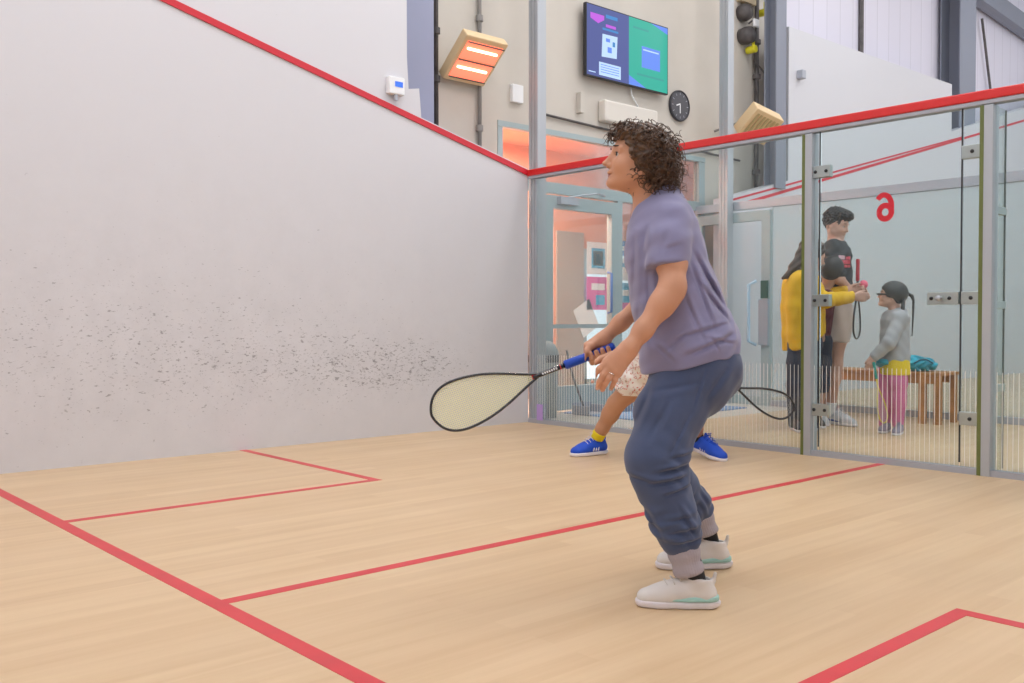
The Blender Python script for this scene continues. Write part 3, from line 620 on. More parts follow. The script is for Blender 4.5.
pipe([(-.375, 3.55, 1.8), (-.375, 3.55, 6.8)], .02, 'dark brown conduit running up beside the slate grey column', clips=(2.9, 3.3))
pipe([(-.37, 4.02, 1.8), (-.37, 4.02, 6.8)], .018, 'grey conduit running up behind the glowing heater', 'greypipe', clips=(2.55, 3.5))
pipe([(-.36, 8.2, .4), (-.36, 8.2, 6.8)], .026, 'dark conduit running up beside the yellow fittings', clips=(3.7, 2.6, 4.1))
pipe([(-.02, 2.97, 2.8), (-.02, 2.97, 6.1)], .012, 'thin pale cable trunk on the end of the tall side wall', 'railgrey')
sb = empty('thermostat', (0, 2.86, 2.6), 'white wall control box with blue display above the red line', 'control box')
build(MB().box((0, 2.79, 2.59), (.05, 2.93, 2.72)), 'case', M_['paper'], sb, bevel=.006); build(MB().box((.05, 2.84, 2.645), (.053, 2.91, 2.685)), 'display', mat('blue_display', (.03, .10, .45), .3, emit=(.05, .2, .9), estr=.6), sb); build(MB().cyl((.03, 2.86, 2.59), (.03, 2.86, 2.545), .016, 10), 'gland', M_['railgrey'], sb)
tag(build(MB().box((X0, 4.40, 2.84), (X0+.04, 4.53, 3.0)), 'junction_box', M_['paper'], bevel=.005), 'small white junction box above the entrance glazing', 'junction box')
tag(build(MB().box((X0, 5.25, 2.86), (X0+.06, 5.30, 3.06)), 'junction_box', M_['cream'], bevel=.005), 'slim cream junction box under the television', 'junction box')
tag(build(MB().box((X0, 5.55, 2.82), (X0+.10, 6.35, 3.03)), 'air_curtain', mat('cream_metal_case', (.70, .66, .60), .5), bevel=.02), 'long cream wall unit above the entrance, under the television', 'wall unit')
tag(build(MB().tube([(X0+.02, 4.7, 2.79), (X0+.02, 5.6, 2.76), (X0+.02, 7.2, 2.72), (X0+.02, 7.9, 2.70)], .012, 6), 'cable', M_['darkpipe']), 'dark cable clipped along the wall above the entrance', 'cable')
# television
tv = empty('television', (X0, 5.37, 3.25), 'large flat television with a split blue and green screen on the cream wall', 'television')
TY0, TY1, TZ0, TZ1 = 5.28, 6.51, 3.215, 3.91
build(MB().box((X0+.06, TY0, TZ0), (X0+.10, TY1, TZ1)), 'casing', M_['black'], tv, bevel=.006); build(MB().box((X0, 5.8, 3.45), (X0+.06, 6.2, 3.8)), 'bracket', M_['black'], tv)
def em(n, c, s=1.0): return mat(n, tuple(x*.2 for x in c), .3, emit=c, estr=s)
scr_m = [em('screen_navy', (.055, .075, .26)), em('screen_green', (.01, .36, .27)), em('screen_blue', (.10, .22, .75)), em('screen_magenta', (.45, .08, .62)), em('screen_white', (.45, .62, .85)), em('screen_cyan', (.03, .20, .50)), em('screen_teal', (.02, .28, .25))]
mb = MB(); 
def scr(u0, v0, u1, v1, mi, lvl=0, poly=None):
    mb.cur = mi; x = X0+.1008+.0006*lvl; f = lambda u, v: (x, TY0+.012+u*(TY1-TY0-.024), TZ1-.012-v*(TZ1-TZ0-.024))
    if poly: mb.add([f(*p) for p in poly], [tuple(range(len(poly)))])
    else: mb.add([f(u0, v1), f(u1, v1), f(u1, v0), f(u0, v0)], [(0, 1, 2, 3)])
scr(0, 0, .5, 1, 0); scr(.5, 0, 1, 1, 1); scr(.06, .10, 0, 0, 3, 1, [(.04, .11), (.20, .11), (.20, .17), (.13, .24), (.04, .19)]); scr(.22, .08, .36, .13, 5, 1); scr(.22, .22, .34, .26, 3, 1); scr(.18, .28, .37, .31, 5, 1)
scr(0, 0, 0, 0, 4, 1, [(.18, .37), (.36, .36), (.35, .68), (.17, .70)]); scr(.22, .42, .27, .47, 2, 2); scr(.24, .54, .29, .62, 2, 2); scr(.30, .45, .33, .52, 5, 2); scr(.14, .78, .40, .97, 4, 1)
for i in range(4): scr(.16, .81+.035*i, .38, .82+.035*i, 2, 2)
scr(.66, .38, .90, .70, 2, 1); scr(.68, .42, .88, .44, 4, 2); scr(0, 0, 0, 0, 2, 1, [(.78, 0), (1, 0), (1, .10)]); scr(0, 0, 0, 0, 2, 1, [(.5, .86), (.5, 1), (.72, 1)]); scr(.55, .12, .75, .15, 6, 1); scr(.6, .8, .95, .83, 6, 1); scr(.02, .94, .10, .955, 4, 1)
build(mb, 'screen', scr_m, tv)
build(MB().tube([(X0+.03, 6.0, 3.25), (X0+.03, 6.02, 3.15), (X0+.02, 6.15, 3.03)], .008, 6), 'power_cable', M_['paper'], tv, smooth=True)
# clock
ck = empty('wall_clock', (X0, 6.80, 3.16), 'round dark grey wall clock on the cream wall beside the television', 'clock')
C_ = (X0, 6.80, 3.16); build(MB().lathe(C_, [(0, 0), (.158, 0), (.165, .012), (.163, .035), (.150, .035), (.148, .028)], (1, 0, 0), 40), 'rim', mat('charcoal_rim', (.035, .035, .045), .4), ck, smooth=True)
build(MB().lathe(C_, [(.149, .027), (0, .028)], (1, 0, 0), 40), 'face', mat('charcoal_face', (.09, .09, .105), .5), ck)
build(MB().obox((X0+.031, 6.80, 3.125), ((1, 0, 0), (0, 1, 0), (0, 0, 1)), (.001, .007, .045)), 'minute_hand', M_['paper'], ck); build(MB().obox((X0+.031, 6.77, 3.168), ((1, 0, 0), (0, .94, .34), (0, -.34, .94)), (.001, .035, .007)), 'hour_hand', M_['paper'], ck)
for k in range(12): a = k*PI/6; mb = MB(); mb.obox((X0+.030, 6.80+.125*math.sin(a), 3.16+.125*math.cos(a)), ((1, 0, 0), (0, math.cos(a), -math.sin(a)), (0, math.sin(a), math.cos(a))), (.001, .003, .012)); build(mb, 'hour_mark', M_['railgrey'], ck)
# radiant heaters
def heater(c, tang, up, L, H, T, lit, label):
    """c centre of the glowing face, tang along the tubes, up across them"""
    c = np.array(c, float); t = nrm(tang); u = nrm(up); n = np.cross(t, u); n = n if n[2] < 0 else -n
    r = empty('infrared_heater', c, label, 'heater', 'infrared heaters on the building wall')
    crm = mat('cream_heater_case', (.74, .56, .33), .5)
    mb = MB(); mb.obox(c-n*T/2, (t, u, n), (L/2, H/2, T/2)); mb.obox(c-n*T*.7-u*H*.0, (t, u, n), (L/2*.8, H/2*.7, T*.5)); build(mb, 'case', crm, r, bevel=.01)
    if lit:
        for q in (-1, 1):
            cc = c+n*.004+u*q*H*.205
            f = build(MB().obox(cc, (t, u, n), (L*.42, H*.19, .003)), 'reflector', mat('glowing_reflector', (.6, .12, .06), .4, emit=(1, .22, .13), estr=1.25), r)
            build(MB().cyl(cc-t*L*.36+n*.012+u*.02, cc+t*L*.33+n*.012+u*.02, .011, 10), 'heating_tube', mat('heating_tube', (.9, .5, .3), .4, emit=(1, .62, .38), estr=5), f, smooth=True)
        gr = MB()
        for q in (-1, 0, 1): gr.obox(c+n*.02+u*q*H*.39, (t, u, n), (L*.43, .004, .004))
        build(gr, 'guard_bar', M_['darkpipe'], r)
    else:
        gr = MB()
        for q in range(-3, 4): gr.obox(c+n*.006+t*q*L*.12, (t, u, n), (L*.03, H*.36, .004))
        build(gr, 'grille', mat('tan_grille', (.45, .36, .18), .5), r)
    mb = MB().tube([c-n*T*1.1, c-n*T*1.1+np.array([-.05, 0, .02]), (X0, c[1], c[2]+.05)], .014, 8); build(mb, 'wall_bracket', M_['greypipe'], r)
hc = (0, -.05, 0)+(np.array([-.35, 3.63, 2.89])+np.array([-.03, 4.04, 3.16]))/2
heater(hc+(.03, .02, .02), (0, 1, 0), (.75, 0, .66), .45, .44, .09, True, 'cream infrared heater glowing orange above the side wall')
heater((.20, 7.45, 2.93), (.2, 1, -.25), (.75, 0, .66), .40, .34, .14, False, 'cream unlit infrared heater behind the red rail')
# meters by the dark column
g = empty('gas_meter', (X0, 7.95, 3.9), 'dark round meter with yellow valves near the dark column', 'meter')
build(MB().lathe((X0, 7.95, 4.12), [(0, 0), (.09, 0), (.10, .07), (.09, .14), (0, .15)], (1, 0, 0), 22), 'body', M_['darkpipe'], g, smooth=True); build(MB().lathe((X0, 7.93, 4.38), [(0, 0), (.09, 0), (.10, .06), (.08, .12), (0, .13)], (1, 0, 0), 22), 'regulator', M_['darkpipe'], g, smooth=True)
build(MB().box((X0+.14, 7.96, 4.21), (X0+.17, 8.06, 4.30)), 'dial', M_['paper'], g, bevel=.01)
for (y, z) in ((8.25, 4.44), (8.02, 3.97)):
    v_ = build(MB().cyl((X0+.03, y, z), (X0+.15, y, z), .042, 14), 'yellow_valve', M_['yellow'], g, smooth=False, bevel=.006); build(MB().box((X0+.10, y-.012, z-.03), (X0+.13, y+.012, z+.12)), 'lever', M_['yellow'], v_, bevel=.004)
build(MB().tube([(X0+.1, 7.95, 4.25), (X0+.12, 8.06, 4.33), (X0+.07, 8.14, 4.2), (X0+.07, 8.12, 3.85), (X0+.12, 8.28, 3.72), (X0+.2, 8.42, 3.70)], .012, 8), 'hose', M_['darkpipe'], g, smooth=True)
build(MB().box((X0, 7.85, 4.50), (X0+.07, 8.14, 4.72)), 'backing_board', mat('tan_board', (.50, .40, .26), .6), g)
s2 = empty('sensor', (.0, 8.5, 3.70), 'small grey sensor on the tall white far wall', 'sensor'); build(MB().obox((.04, 8.5, 3.70), ((1, 0, 0), (0, 1, 0), (0, 0, 1)), (.04, .04, .05)), 'case', M_['railgrey'], s2, bevel=.01)
s3 = empty('intercom', (X0, 7.6, 1.3), 'pale blue wall phone hanging behind the glass door frame', 'intercom')
build(MB().box((-.16, YP+.12, 1.62), (-.06, YP+.16, 1.78)), 'case', mat('pale_blue_case', (.5, .65, .8), .4), s3, bevel=.01); build(MB().tube([(-.10, YP+.14, 1.78), (-.09, YP+.14, 1.84), (-.06, YP+.14, 1.88), (-.02, YP+.14, 1.90)], .008, 6), 'cord', M_['greypipe'], s3, smooth=True)

# ------- bench with bag
bn = empty('bench', (1.6, 6.75, 0), 'slatted honey wood bench standing behind the man and the girl', 'bench')
BX0, BX1, BY0, BY1 = 1.2, 2.51, 6.60, 6.95
for k in range(5): y = BY0+.076*k; build(MB().box((BX0, y, .41), (BX1, y+.058, .435)), 'seat_slat', M_['woodb'], bn, bevel=.004)
for y in (BY0+.01, BY1-.04): build(MB().box((BX0+.02, y, .34), (BX1-.02, y+.03, .41)), 'apron', M_['woodb'], bn, bevel=.003)
for x in (BX0+.02, BX1-.19):
    for y in (BY0, BY1-.05): build(MB().box((x, y, 0), (x+.055, y+.05, .41)), 'leg', M_['woodb'], bn, bevel=.004)
for x in (BX0+.10, BX1-.06):
    for y in (BY0, BY1-.05): build(MB().box((x, y, 0), (x+.05, y+.05, .41)), 'leg', M_['woodb'], bn, bevel=.004)
bg = empty('sports_bag', (2.25, 6.78, .435), 'turquoise nylon bag lying on the bench behind the girl', 'bag')
c = W2S((2.25, 6.76, .50)); B = Body(c-np.array([.22, .18, .1]), c+np.array([.22, .18, .14]), .006)
B.ell(c+(-.03, 0, .0), (.12, .10, .075)); B.ell(c+(.06, .01, -.012), (.10, .09, .058)); B.ell(c+(-.1, 0, -.02), (.06, .08, .05)); B.wrinkle(lambda P: .006*np.sin(P[:, 0]*70+3*np.sin(P[:, 2]*50))+.004*np.sin(P[:, 2]*90+P[:, 1]*40)); B.cut(W2S((2.25, 6.76, .437)), MR@np.array([0, 0, -1.]), .004)
skin(B, 'bag_body', M_['turq'], bg, 1)
build(MB().tube([S2W(c+(x, -.095, .0+.04*math.cos(x*18))) for x in np.linspace(-.08, .08, 12)], .006, 6), 'strap', mat('dark_teal_strap', (.01, .08, .12), .6), bg, smooth=True)

# ================================================================== THE PLAYER IN LILAC AND BLUE
UPS = MR @ np.array([0, 0, 1.0]); RIGHT = np.array([1.0, 0, 0]); LEFT = -RIGHT; AWAY = nrm(MR @ np.array([FW[0], FW[1], 0]))
def lerp(a, b, t): return np.array(a)+(np.array(b)-np.array(a))*t
LILAC = mat('lilac_grey_jersey', (.235, .225, .37), .8, bump=(260, .25, .0006), noise=(5, .05), sheen=.2)
JOG = mat('slate_blue_jersey', (.058, .082, .165), .85, bump=(220, .3, .0006), noise=(7, .08), sheen=.2)
CUFF = mat('grey_rib_knit', (.40, .36, .40), .85, bump=(300, .4, .0008))
SHW = mat('off_white_knit_shoe', (.70, .66, .63), .7, bump=(300, .3, .0006)); SHS = mat('white_foam_sole', (.78, .74, .78), .5); SHM = mat('mint_band', (.36, .62, .58), .5); SOCK = mat('black_sock', (.012, .012, .015), .8)
HAIR = mat('dark_brown_curls', (.085, .042, .020), .36, noise=(60, .75)); BLUEGRIP = mat('royal_blue_grip', (.008, .07, .52), .5, bump=(120, .3, .001)); GRAPH = mat('black_graphite', (.02, .022, .028), .25, coat=.4)
STR = mat('cream_strings', (.93, .93, .62), .5); SILVER = mat('silver_ring', (.7, .7, .72), .2, 1.0)

base = W2S([*(S2W(S(690, 590, 3.1))[:2]), 0.0])
pl = empty('person', S2W(base), 'woman with curly dark hair in lilac t-shirt and blue joggers, crouching with racket', 'person')
def crease(segs, D, ymax):
    G = []
    for (x1, y1, x2, y2, w, dep) in segs: a = S(x1, y1, D)[[0, 2]]; b = S(x2, y2, D)[[0, 2]]; G.append((a, b-a, w, dep))
    def fn(P):
        X = P[:, [0, 2]]; f = np.zeros(len(P)); near = np.clip((ymax-P[:, 1])/.05, 0, 1)
        for a, d, w, dep in G:
            L2 = d@d; q = X-a; t = np.clip(q@d/L2, 0, 1); n = np.array([-d[1], d[0]])/math.sqrt(L2); c = q-t[:, None]*d; s_ = np.sign(q@n)*np.sqrt((c**2).sum(1))
            tap = np.sin(PI*np.clip(t, .02, .98))**.7*np.exp(-(np.abs(q@d/L2-t)*math.sqrt(L2)/.01)**2); f += 1.4*dep*tap*(np.exp(-(s_/w)**2)-.75*np.exp(-((s_-1.9*w)/(1.4*w))**2))
        return f*near
    return fn
# joints
HC = S(642.5, 155, 3.10); NK0 = S(646, 183, 3.105); NK1 = S(653, 208, 3.11)
SHN = S(669, 221, 2.98); ELN = S(673, 289, 2.90); WRN = S(630, 348, 2.865)
SHF = S(655, 216, 3.25); ELF = S(659, 288, 3.335); WRF = S(604, 338, 3.315)
B = bodybox([S(596, 118, 2.8), S(745, 118, 2.8), S(596, 400, 2.8), S(596, 118, 3.45), S(745, 400, 3.45)], .0, .0027)
FACE = nrm(LEFT+UPS*.10-AWAY*.05)
hp_, HA = head_prims(B, HC, FACE, UPS+.0*LEFT, 1.03, ears=False)
B.chain([(NK0, .053), (NK1, .056)], .03); B.cone(S(664, 186, 3.11), NK1, .035, .05, .03); B.cone(NK1, S(648, 222, 3.11), .052, .052, .03)
# torso under the shirt
for q in (-1, 1):
    B.cone(S(657, 214, 3.11), S(663, 224, 3.11+q*.12), .040, .040, .04); B.cone(S(664, 232, 3.11+q*.045), S(682, 310, 3.11+q*.035), .095, .105, .05); B.cone(S(682, 310, 3.11+q*.035), S(690, 365, 3.11+q*.05), .105, .115, .05)
def arm(B, sh, el, wr, s=1.0):
    B.chain([(lerp(sh, el, .06), .042*s), (lerp(sh, el, .3), .044*s), (lerp(sh, el, .6), .045*s), (lerp(sh, el, .95), .0375*s)], .03); B.cone(lerp(sh, el, .93), lerp(el, wr, .12), .0375*s, .038*s, .02)
    B.chain([(lerp(el, wr, .03), .0375*s), (lerp(el, wr, .28), .0360*s), (lerp(el, wr, .7), .0275*s), (wr, .0235*s)], .025)
arm(B, SHN, ELN, WRN); arm(B, SHF, ELF, WRF, .95)
# near open hand, back to the viewer
w_ = WRN; d_ = nrm(S(605, 375, 2.85)-w_); t_ = nrm(S(600, 357, 2.86)-S(616, 378, 2.86))
B.cone(WRN, WRN+d_*.03, .0225, .022, .02, sq=(AWAY, .85))
n_ = -nrm(np.cross(d_, t_)); n_ = n_ if n_@AWAY < 0 else -n_
FN = [[(606.5, 361.5, 2.85), (599, 369, 2.842), (594.5, 375, 2.845), (592.2, 381.5, 2.852)], [(609, 366, 2.845), (603, 375, 2.836), (599.5, 381.5, 2.838), (597.5, 388, 2.846)], [(613, 370, 2.845), (608.5, 379, 2.838), (605, 384.5, 2.842), (602.5, 390, 2.850)], [(618, 373.5, 2.85), (614.8, 380.5, 2.845), (612.8, 385, 2.85), (611, 389, 2.857)]]
FR = [(.0095, .0088, .0082, .0075), (.0097, .009, .0084, .0076), (.0094, .0088, .0081, .0074), (.0084, .0078, .0072, .0066)]
for i, (f, r) in enumerate(zip(FN, FR)):
    P = [S(*p) for p in f]; B.cone(WRN+d_*.012+t_*(.012-.008*i), P[0], .016, .0135, .014, sq=(n_, .8))
    for j in range(3): B.cone(P[j], P[j+1], r[j], r[j+1], .0045)
TH = [S(622, 353, 2.875), S(611, 356, 2.885), S(602, 359, 2.885), S(594, 363, 2.878)]
B.chain([(TH[0], .016), (TH[1], .0125), (TH[2], .0108), (TH[3], .0088)], .008)
# far hand closed round the grip
BUT = S(614.5, 346.5, 3.30); TIPP = S(431.5, 415.5, 3.235); axr = nrm(TIPP-BUT)
HN = [BUT+axr*(.028+.0215*i) for i in range(4)]            # where each finger wraps
up_ = nrm(UPS-axr*(UPS@axr)); bk_ = nrm(AWAY-axr*(AWAY@axr))
R0 = .0245
for i, c in enumerate(HN):
    kn = c+bk_*.030+up_*.020; rr = (.0080, .0088, .0092, .0090)[i]
    B.cone(WRF+nrm(c-WRF)*.012, kn, .018, .0125, .014)
    pts = [kn, c+bk_*.030-up_*.012, c+bk_*.004-up_*(R0+.002), c-bk_*(R0-.002)-up_*.010, c-bk_*R0+up_*.006]
    for a, b in zip(pts[:-1], pts[1:]): B.cone(a, b, rr, rr*.96, .0045)
c = HN[3]; B.cone(WRF, c+bk_*.012+up_*.030, .021, .019, .02)
tb = [WRF-bk_*.004+axr*.008, c+up_*.030-bk_*.006-axr*.012, c+axr*.012+up_*.018-bk_*.022, c+axr*.030-up_*.002-bk_*.026]
B.chain([(tb[0], .016), (tb[1], .013), (tb[2], .0108), (tb[3], .0088)], .006)
# legs, continuous under the clothes, down to the ankles
skin(B, 'body', SKIN, pl, 1)
eye_parts(hp_, HA, 1.03, pl, gaze=(-.28, 0))
lp = MB()
for (u0, hgt, f0) in ((-.0690, .0045, .1005), (-.0785, .005, .0985)):
    pts = [S2W(hp_(f0-.018*abs(t)**1.7, .021*t, u0+.001*math.cos(t*3))) for t in np.linspace(-1, 1, 11)]; lp.tube(pts, [(hgt*(1-.75*abs(t)**1.5)+.0003, .0045*(1-.8*abs(t))+.0004) for t in np.linspace(-1, 1, 11)], 8)
build(lp, 'lips', LIP, pl, smooth=True)
nl = MB()
for f, r in zip(FN, FR):
    a, b = S(*f[2]), S(*f[3]); d = nrm(b-a); cc = b+n_*(r[3]*.72)+d*.001; sd = np.cross(d, n_); nl.lathe(S2W(cc), [(.0001, .0022), (.0042, .0016), (.0052, .0004), (.005, -.001)], n_ @ MR, 10)
build(nl, 'fingernail', mat('pink_nail', (.66, .38, .30), .3), pl, smooth=True)
rg = MB(); a, b = S(*FN[2][0]), S(*FN[2][1]); cc = lerp(a, b, .45); dd = nrm(b-a); e1 = nrm(np.cross(dd, UPS)); e2 = np.cross(dd, e1)
rg.tube([S2W(cc+.0102*(e1*math.cos(k)+e2*math.sin(k))) for k in np.linspace(0, 2*PI, 24)[:-1]], .0016, 6, closed=True); rg.lathe(S2W(cc+n_*.011), [(0, -.002), (.003, 0), (.0022, .002), (0, .0025)], n_ @ MR, 8); build(rg, 'ring', SILVER, pl, smooth=True)

# t-shirt
B = bodybox([S(618, 180, 2.8), S(750, 180, 2.8), S(618, 392, 2.8), S(618, 180, 3.45), S(750, 392, 3.45)], .0, .0036)
for q in (-1, 1):
    B.cone(S(664, 201, 3.11), S(671, 219, 3.11+q*.12), .050, .052, .05)
    B.cone(S(652, 216, 3.11+q*.03), S(659, 232, 3.11+q*.05), .060, .080, .05)
    B.cone(S(662, 236, 3.11+q*.045), S(664.5, 256, 3.11+q*.045), .098, .110, .06); B.cone(S(664.5, 256, 3.11+q*.045), S(675.5, 300, 3.11+q*.045), .110, .127, .06)
    B.cone(S(675.5, 300, 3.11+q*.045), S(689, 346, 3.11+q*.05), .127, .152, .06); B.cone(S(688.5, 346, 3.11+q*.05), S(690.5, 385, 3.11+q*.055), .148, .148, .05)
    B.cone(S(672, 222, 3.11+q*.05), S(680, 250, 3.11+q*.05), .056, .055, .06)
sc_ = S(666, 268, 2.93); sd_ = nrm(S(664, 274, 2.925)-S(667, 220, 2.965))
B.chain([(S(671, 222, 2.985), .056), (S(669, 242, 2.955), .0645), (S(665.5, 288, 2.915), .0665)], .022, cuts=[(sc_, nrm(sd_+RIGHT*.10))])
sf_ = S(652, 262, 3.30); B.chain([(S(662, 216, 3.23), .058), (S(654, 285, 3.31), .058)], .03, cuts=[(sf_, UPS*-1)])
# neck opening and hem
B.cone(S(640, 176, 3.108), S(650, 210, 3.108), .070, .057, .008, sub=True); B.cone(S(640, 192, 3.108), S(637, 212, 3.108), .066, .046, .008, sub=True); B.cone(S(637, 205, 3.108), S(632.5, 226, 3.108), .04, .014, .008, sub=True)
hx = [S(640, 376, 3.1), S(690, 363, 3.1)]
B.cut(S(690, 362.5, 3.1), nrm(-UPS+RIGHT*.235), .006)
B.cone(S(676, 268, 2.905), S(650, 268, 2.92), .05, .05, .004, sub=True) if 0 else None
def folds(P):
    x, y, z = P[:, 0], P[:, 1], P[:, 2]; c = S(690, 345, 3.1); u = (x-c[0]); v = (z-c[2])
    low = np.clip((S(0, 262, 3.1)[2]-z)/.15, 0, 1)
    f = .0016*np.sin(62*(v-.75*u)+5*np.sin(14*u+9*y)+2)*low*np.clip((u+.12)/.16, 0, 1)
    f += .0016*np.sin(48*(u+.35*v)+4*np.sin(17*v))*low*np.clip((.06-u)/.12, 0, 1)
    f += .0012*np.sin(40*x+55*z+30*y)+.0008*np.sin(110*z-60*x+20*y)
    return f
B.wrinkle(folds)
B.wrinkle(crease([(694, 250, 722, 300, .007, .007), (690, 262, 712, 330, .006, .006), (697, 282, 731, 322, .006, .0065), (705, 272, 728, 306, .005, .005), (668, 340, 734, 322, .006, .005), (680, 357, 737, 333, .007, .0065), (700, 338, 736, 344, .005, .004), (648, 262, 651, 335, .006, .005), (636, 230, 637, 300, .006, .004), (655, 345, 672, 362, .006, .004), (686, 330, 664, 352, .005, .004), (708, 338, 716, 352, .004, .003), (640, 300, 646, 360, .006, .004), (680, 290, 702, 345, .006, .004)], 2.96, 3.10))
B.wrinkle(crease([(650, 222, 645, 252, .004, .0025), (668, 228, 660, 258, .007, .002), (664, 250, 682, 244, .006, .002)], 2.9, 3.02))
shirt = skin(B, 't_shirt', LILAC, pl, 1)
mb = MB(); nc = [S(*p) for p in ((667, 187.5, 3.06), (657, 190.5, 3.045), (648, 196, 3.04), (642, 205, 3.047), (637, 214, 3.065), (633.5, 222, 3.095), (632.5, 226, 3.108))]
# joggers
B = bodybox([S(614, 355, 2.75), S(750, 355, 2.75), S(614, 565, 2.75), S(614, 355, 3.55), S(752, 565, 3.55)], .0, .0038)
for q in (-1, 1): B.cone(S(690, 350, 3.10+q*.04), S(697, 370, 3.10+q*.045), .125, .132, .05); B.cone(S(697, 368, 3.10+q*.045), S(692, 384, 3.10+q*.06), .130, .104, .05)
KN = S(654.5, 462, 2.93); AN = S(682, 542, 2.912)
B.chain([(S(690, 378, 3.03), .118), (S(668.5, 414, 2.985), .102), (lerp(S(690, 376, 3.02), KN, .85), .088), (KN, .086)], .035)
B.chain([(KN, .086), (lerp(KN, AN, .3), .080), (lerp(KN, AN, .65), .072), (lerp(KN, AN, .88), .063), (AN, .050)], .03)
KF = S(653, 458, 3.25); AF = S(699, 512, 3.365)
B.chain([(S(684, 378, 3.17), .115), (lerp(S(688, 378, 3.17), KF, .5), .098), (KF, .080)], .04); B.chain([(KF, .082), (lerp(KF, AF, .5), .070), (lerp(KF, AF, .85), .060), (AF, .047)], .03)
kc = S(676, 462, 2.93)
def jfolds(P):
    x, y, z = P[:, 0], P[:, 1], P[:, 2]; dx, dz = x-kc[0], z-kc[2]; r = np.sqrt(dx*dx+dz*dz)
    f = .003*np.sin(95*dz+22*dx+2.5*np.sin(30*dx+20*y))*np.exp(-(r/.085)**2)
    a = AN; d2 = (z-a[2]-.05); f += .0035*np.sin(120*(d2+.35*(x-a[0]))+3*np.sin(40*x+30*y))*np.exp(-(d2/.06)**2)
    f += .0018*np.sin(30*z+45*x+25*y)+.0010*np.sin(95*x-50*z+40*y)
    return f
B.wrinkle(jfolds)
B.wrinkle(crease([(650, 470, 690, 463, .006, .009), (645, 481, 686, 474, .006, .008), (658, 492, 690, 483, .005, .006), (664, 456, 694, 452, .005, .005), (624, 474, 650, 480, .006, .004), (662, 531, 700, 523, .006, .006), (667, 541, 702, 535, .005, .006), (655, 518, 694, 512, .006, .004), (706, 364, 690, 410, .004, .003), (690, 410, 664, 455, .004, .003), (700, 382, 650, 392, .008, .004), (640, 500, 662, 540, .006, .004), (730, 366, 705, 400, .008, .004), (652, 385, 634, 430, .006, .005), (668, 400, 645, 440, .008, .004), (672, 500, 690, 530, .006, .004)], 2.93, 3.06))
jog = skin(B, 'joggers', JOG, pl, 1)
def cuff(a, b, ra, rb, name='ankle_cuff'):
    B = bodybox([a, b], .09, .0028); ax = nrm(b-a)
    B.cone(a, b, ra, rb, .01, cuts=[(a, -ax), (b, ax)]); e1 = nrm(np.cross(ax, AWAY)); e2 = np.cross(ax, e1); m = lerp(a, b, .5)
    B.wrinkle(lambda P: .0011*np.sin(34*np.arctan2((P-m)@e2, (P-m)@e1))+.002*np.sin(((P-m)@ax)*120)); skin(B, name, CUFF, pl, 1)
cuff(S(680.5, 540, 2.912), S(690, 575, 2.908), .051, .045); cuff(S(698, 509, 3.365), S(706.5, 534, 3.37), .046, .044)
def sock(a, b, r): B = bodybox([a, b], .08, .0035); B.cone(a, b, r, r*.74, .01); skin(B, 'sock', SOCK, pl, 1)
sock(S(690, 562, 2.908), S(698, 583, 2.906), .036); sock(S(706.5, 528, 3.37), S(713, 545, 3.37), .033)
def onfloor(px, D):      # survey point on the floor with this bearing and distance
    a = CAM+D*(FW+RT*(px-512)/FPX); u = UP*D; t = -a[2]/u[2]; return W2S(a+u*t)
h1 = onfloor(714.5, 2.905); t1 = onfloor(635.5, 2.925); shoe(pl, h1, t1-h1, np.linalg.norm(t1-h1), (SHW, SHS, SHM, SOCK))
h2 = onfloor(727, 3.375); t2 = onfloor(656, 3.36); shoe(pl, h2, t2-h2, np.linalg.norm(t2-h2), (SHW, SHS, SHM, SOCK), tilt=0.0)

# curly hair
B = bodybox([S(598, 108, 2.95), S(692, 205, 3.3)], .03, .004)
B.ell(hp_(-.010, 0, .004), (.102, .094, .094), HA, .03); B.ell(hp_(-.045, 0, -.045), (.070, .082, .072), HA, .03); B.ell(hp_(.030, 0, .052), (.070, .080, .040), HA, .03)
B.ell(hp_(.135, 0, -.055), (.085, .2, .10), HA, .012, True); B.ell(hp_(.085, 0, -.025), (.058, .09, .070), HA, .012, True)
B.wrinkle(lambda P: .006*np.sin(95*P[:, 0]+3*np.sin(80*P[:, 2]))*np.sin(105*P[:, 2]+2*np.sin(70*P[:, 1])+60*P[:, 1]))
hb = skin(B, 'hair', HAIR, pl, 1)
hv = np.array([tuple(v.co) for v in hb.data.vertices])+np.array(pl.location); hn = np.array([tuple(v.normal) for v in hb.data.vertices])
cm = MB(); V_ = []; Fa = []
hc_w = S2W(HC); Fw = FACE @ MR
sel = RNG.permutation(len(hv)); cnt = 0
for i in sel:
    p, n = hv[i], hn[i]; rel = p-hc_w; f = rel@Fw; u = rel[2]
    if (n@(p-hc_w)) < 0: continue
    if f > .045 and u < .052: continue
    if f > .03 and u < -.0 : continue
    cnt += 1
    if cnt > 520: break
    Lc = RNG.uniform(.026, .052)*(1.15 if f < -.02 else .85); turns = RNG.uniform(.9, 2.1); cr = RNG.uniform(.006, .0125); tr = RNG.uniform(.0016, .0032)
    dirn = nrm(n*RNG.uniform(.35, .9)+np.array([0, 0, -1])*RNG.uniform(.2, 1.0)+RNG.normal(0, .3, 3)+(Fw*.7+np.array([0, 0, .6]))*(1 if (f > .03 and u > .04) else 0))
    a = nrm(np.cross(dirn, RNG.normal(0, 1, 3))); b = np.cross(dirn, a); ph = RNG.uniform(0, 6.28); m = int(9*turns)+4; pts = []
    for k in range(m+1):
        t = k/m; q = cr*min(1, .3+t*1.6); g = n*(-.006)+n*.004*math.sin(t*3)
        pts.append(p+g+dirn*Lc*t+a*q*math.cos(ph+turns*6.283*t)+b*q*math.sin(ph+turns*6.283*t)+np.array([0, 0, -.012*t*t]))
    cm.tube(pts, [tr*(1-.7*k/m) for k in range(m+1)], 4)
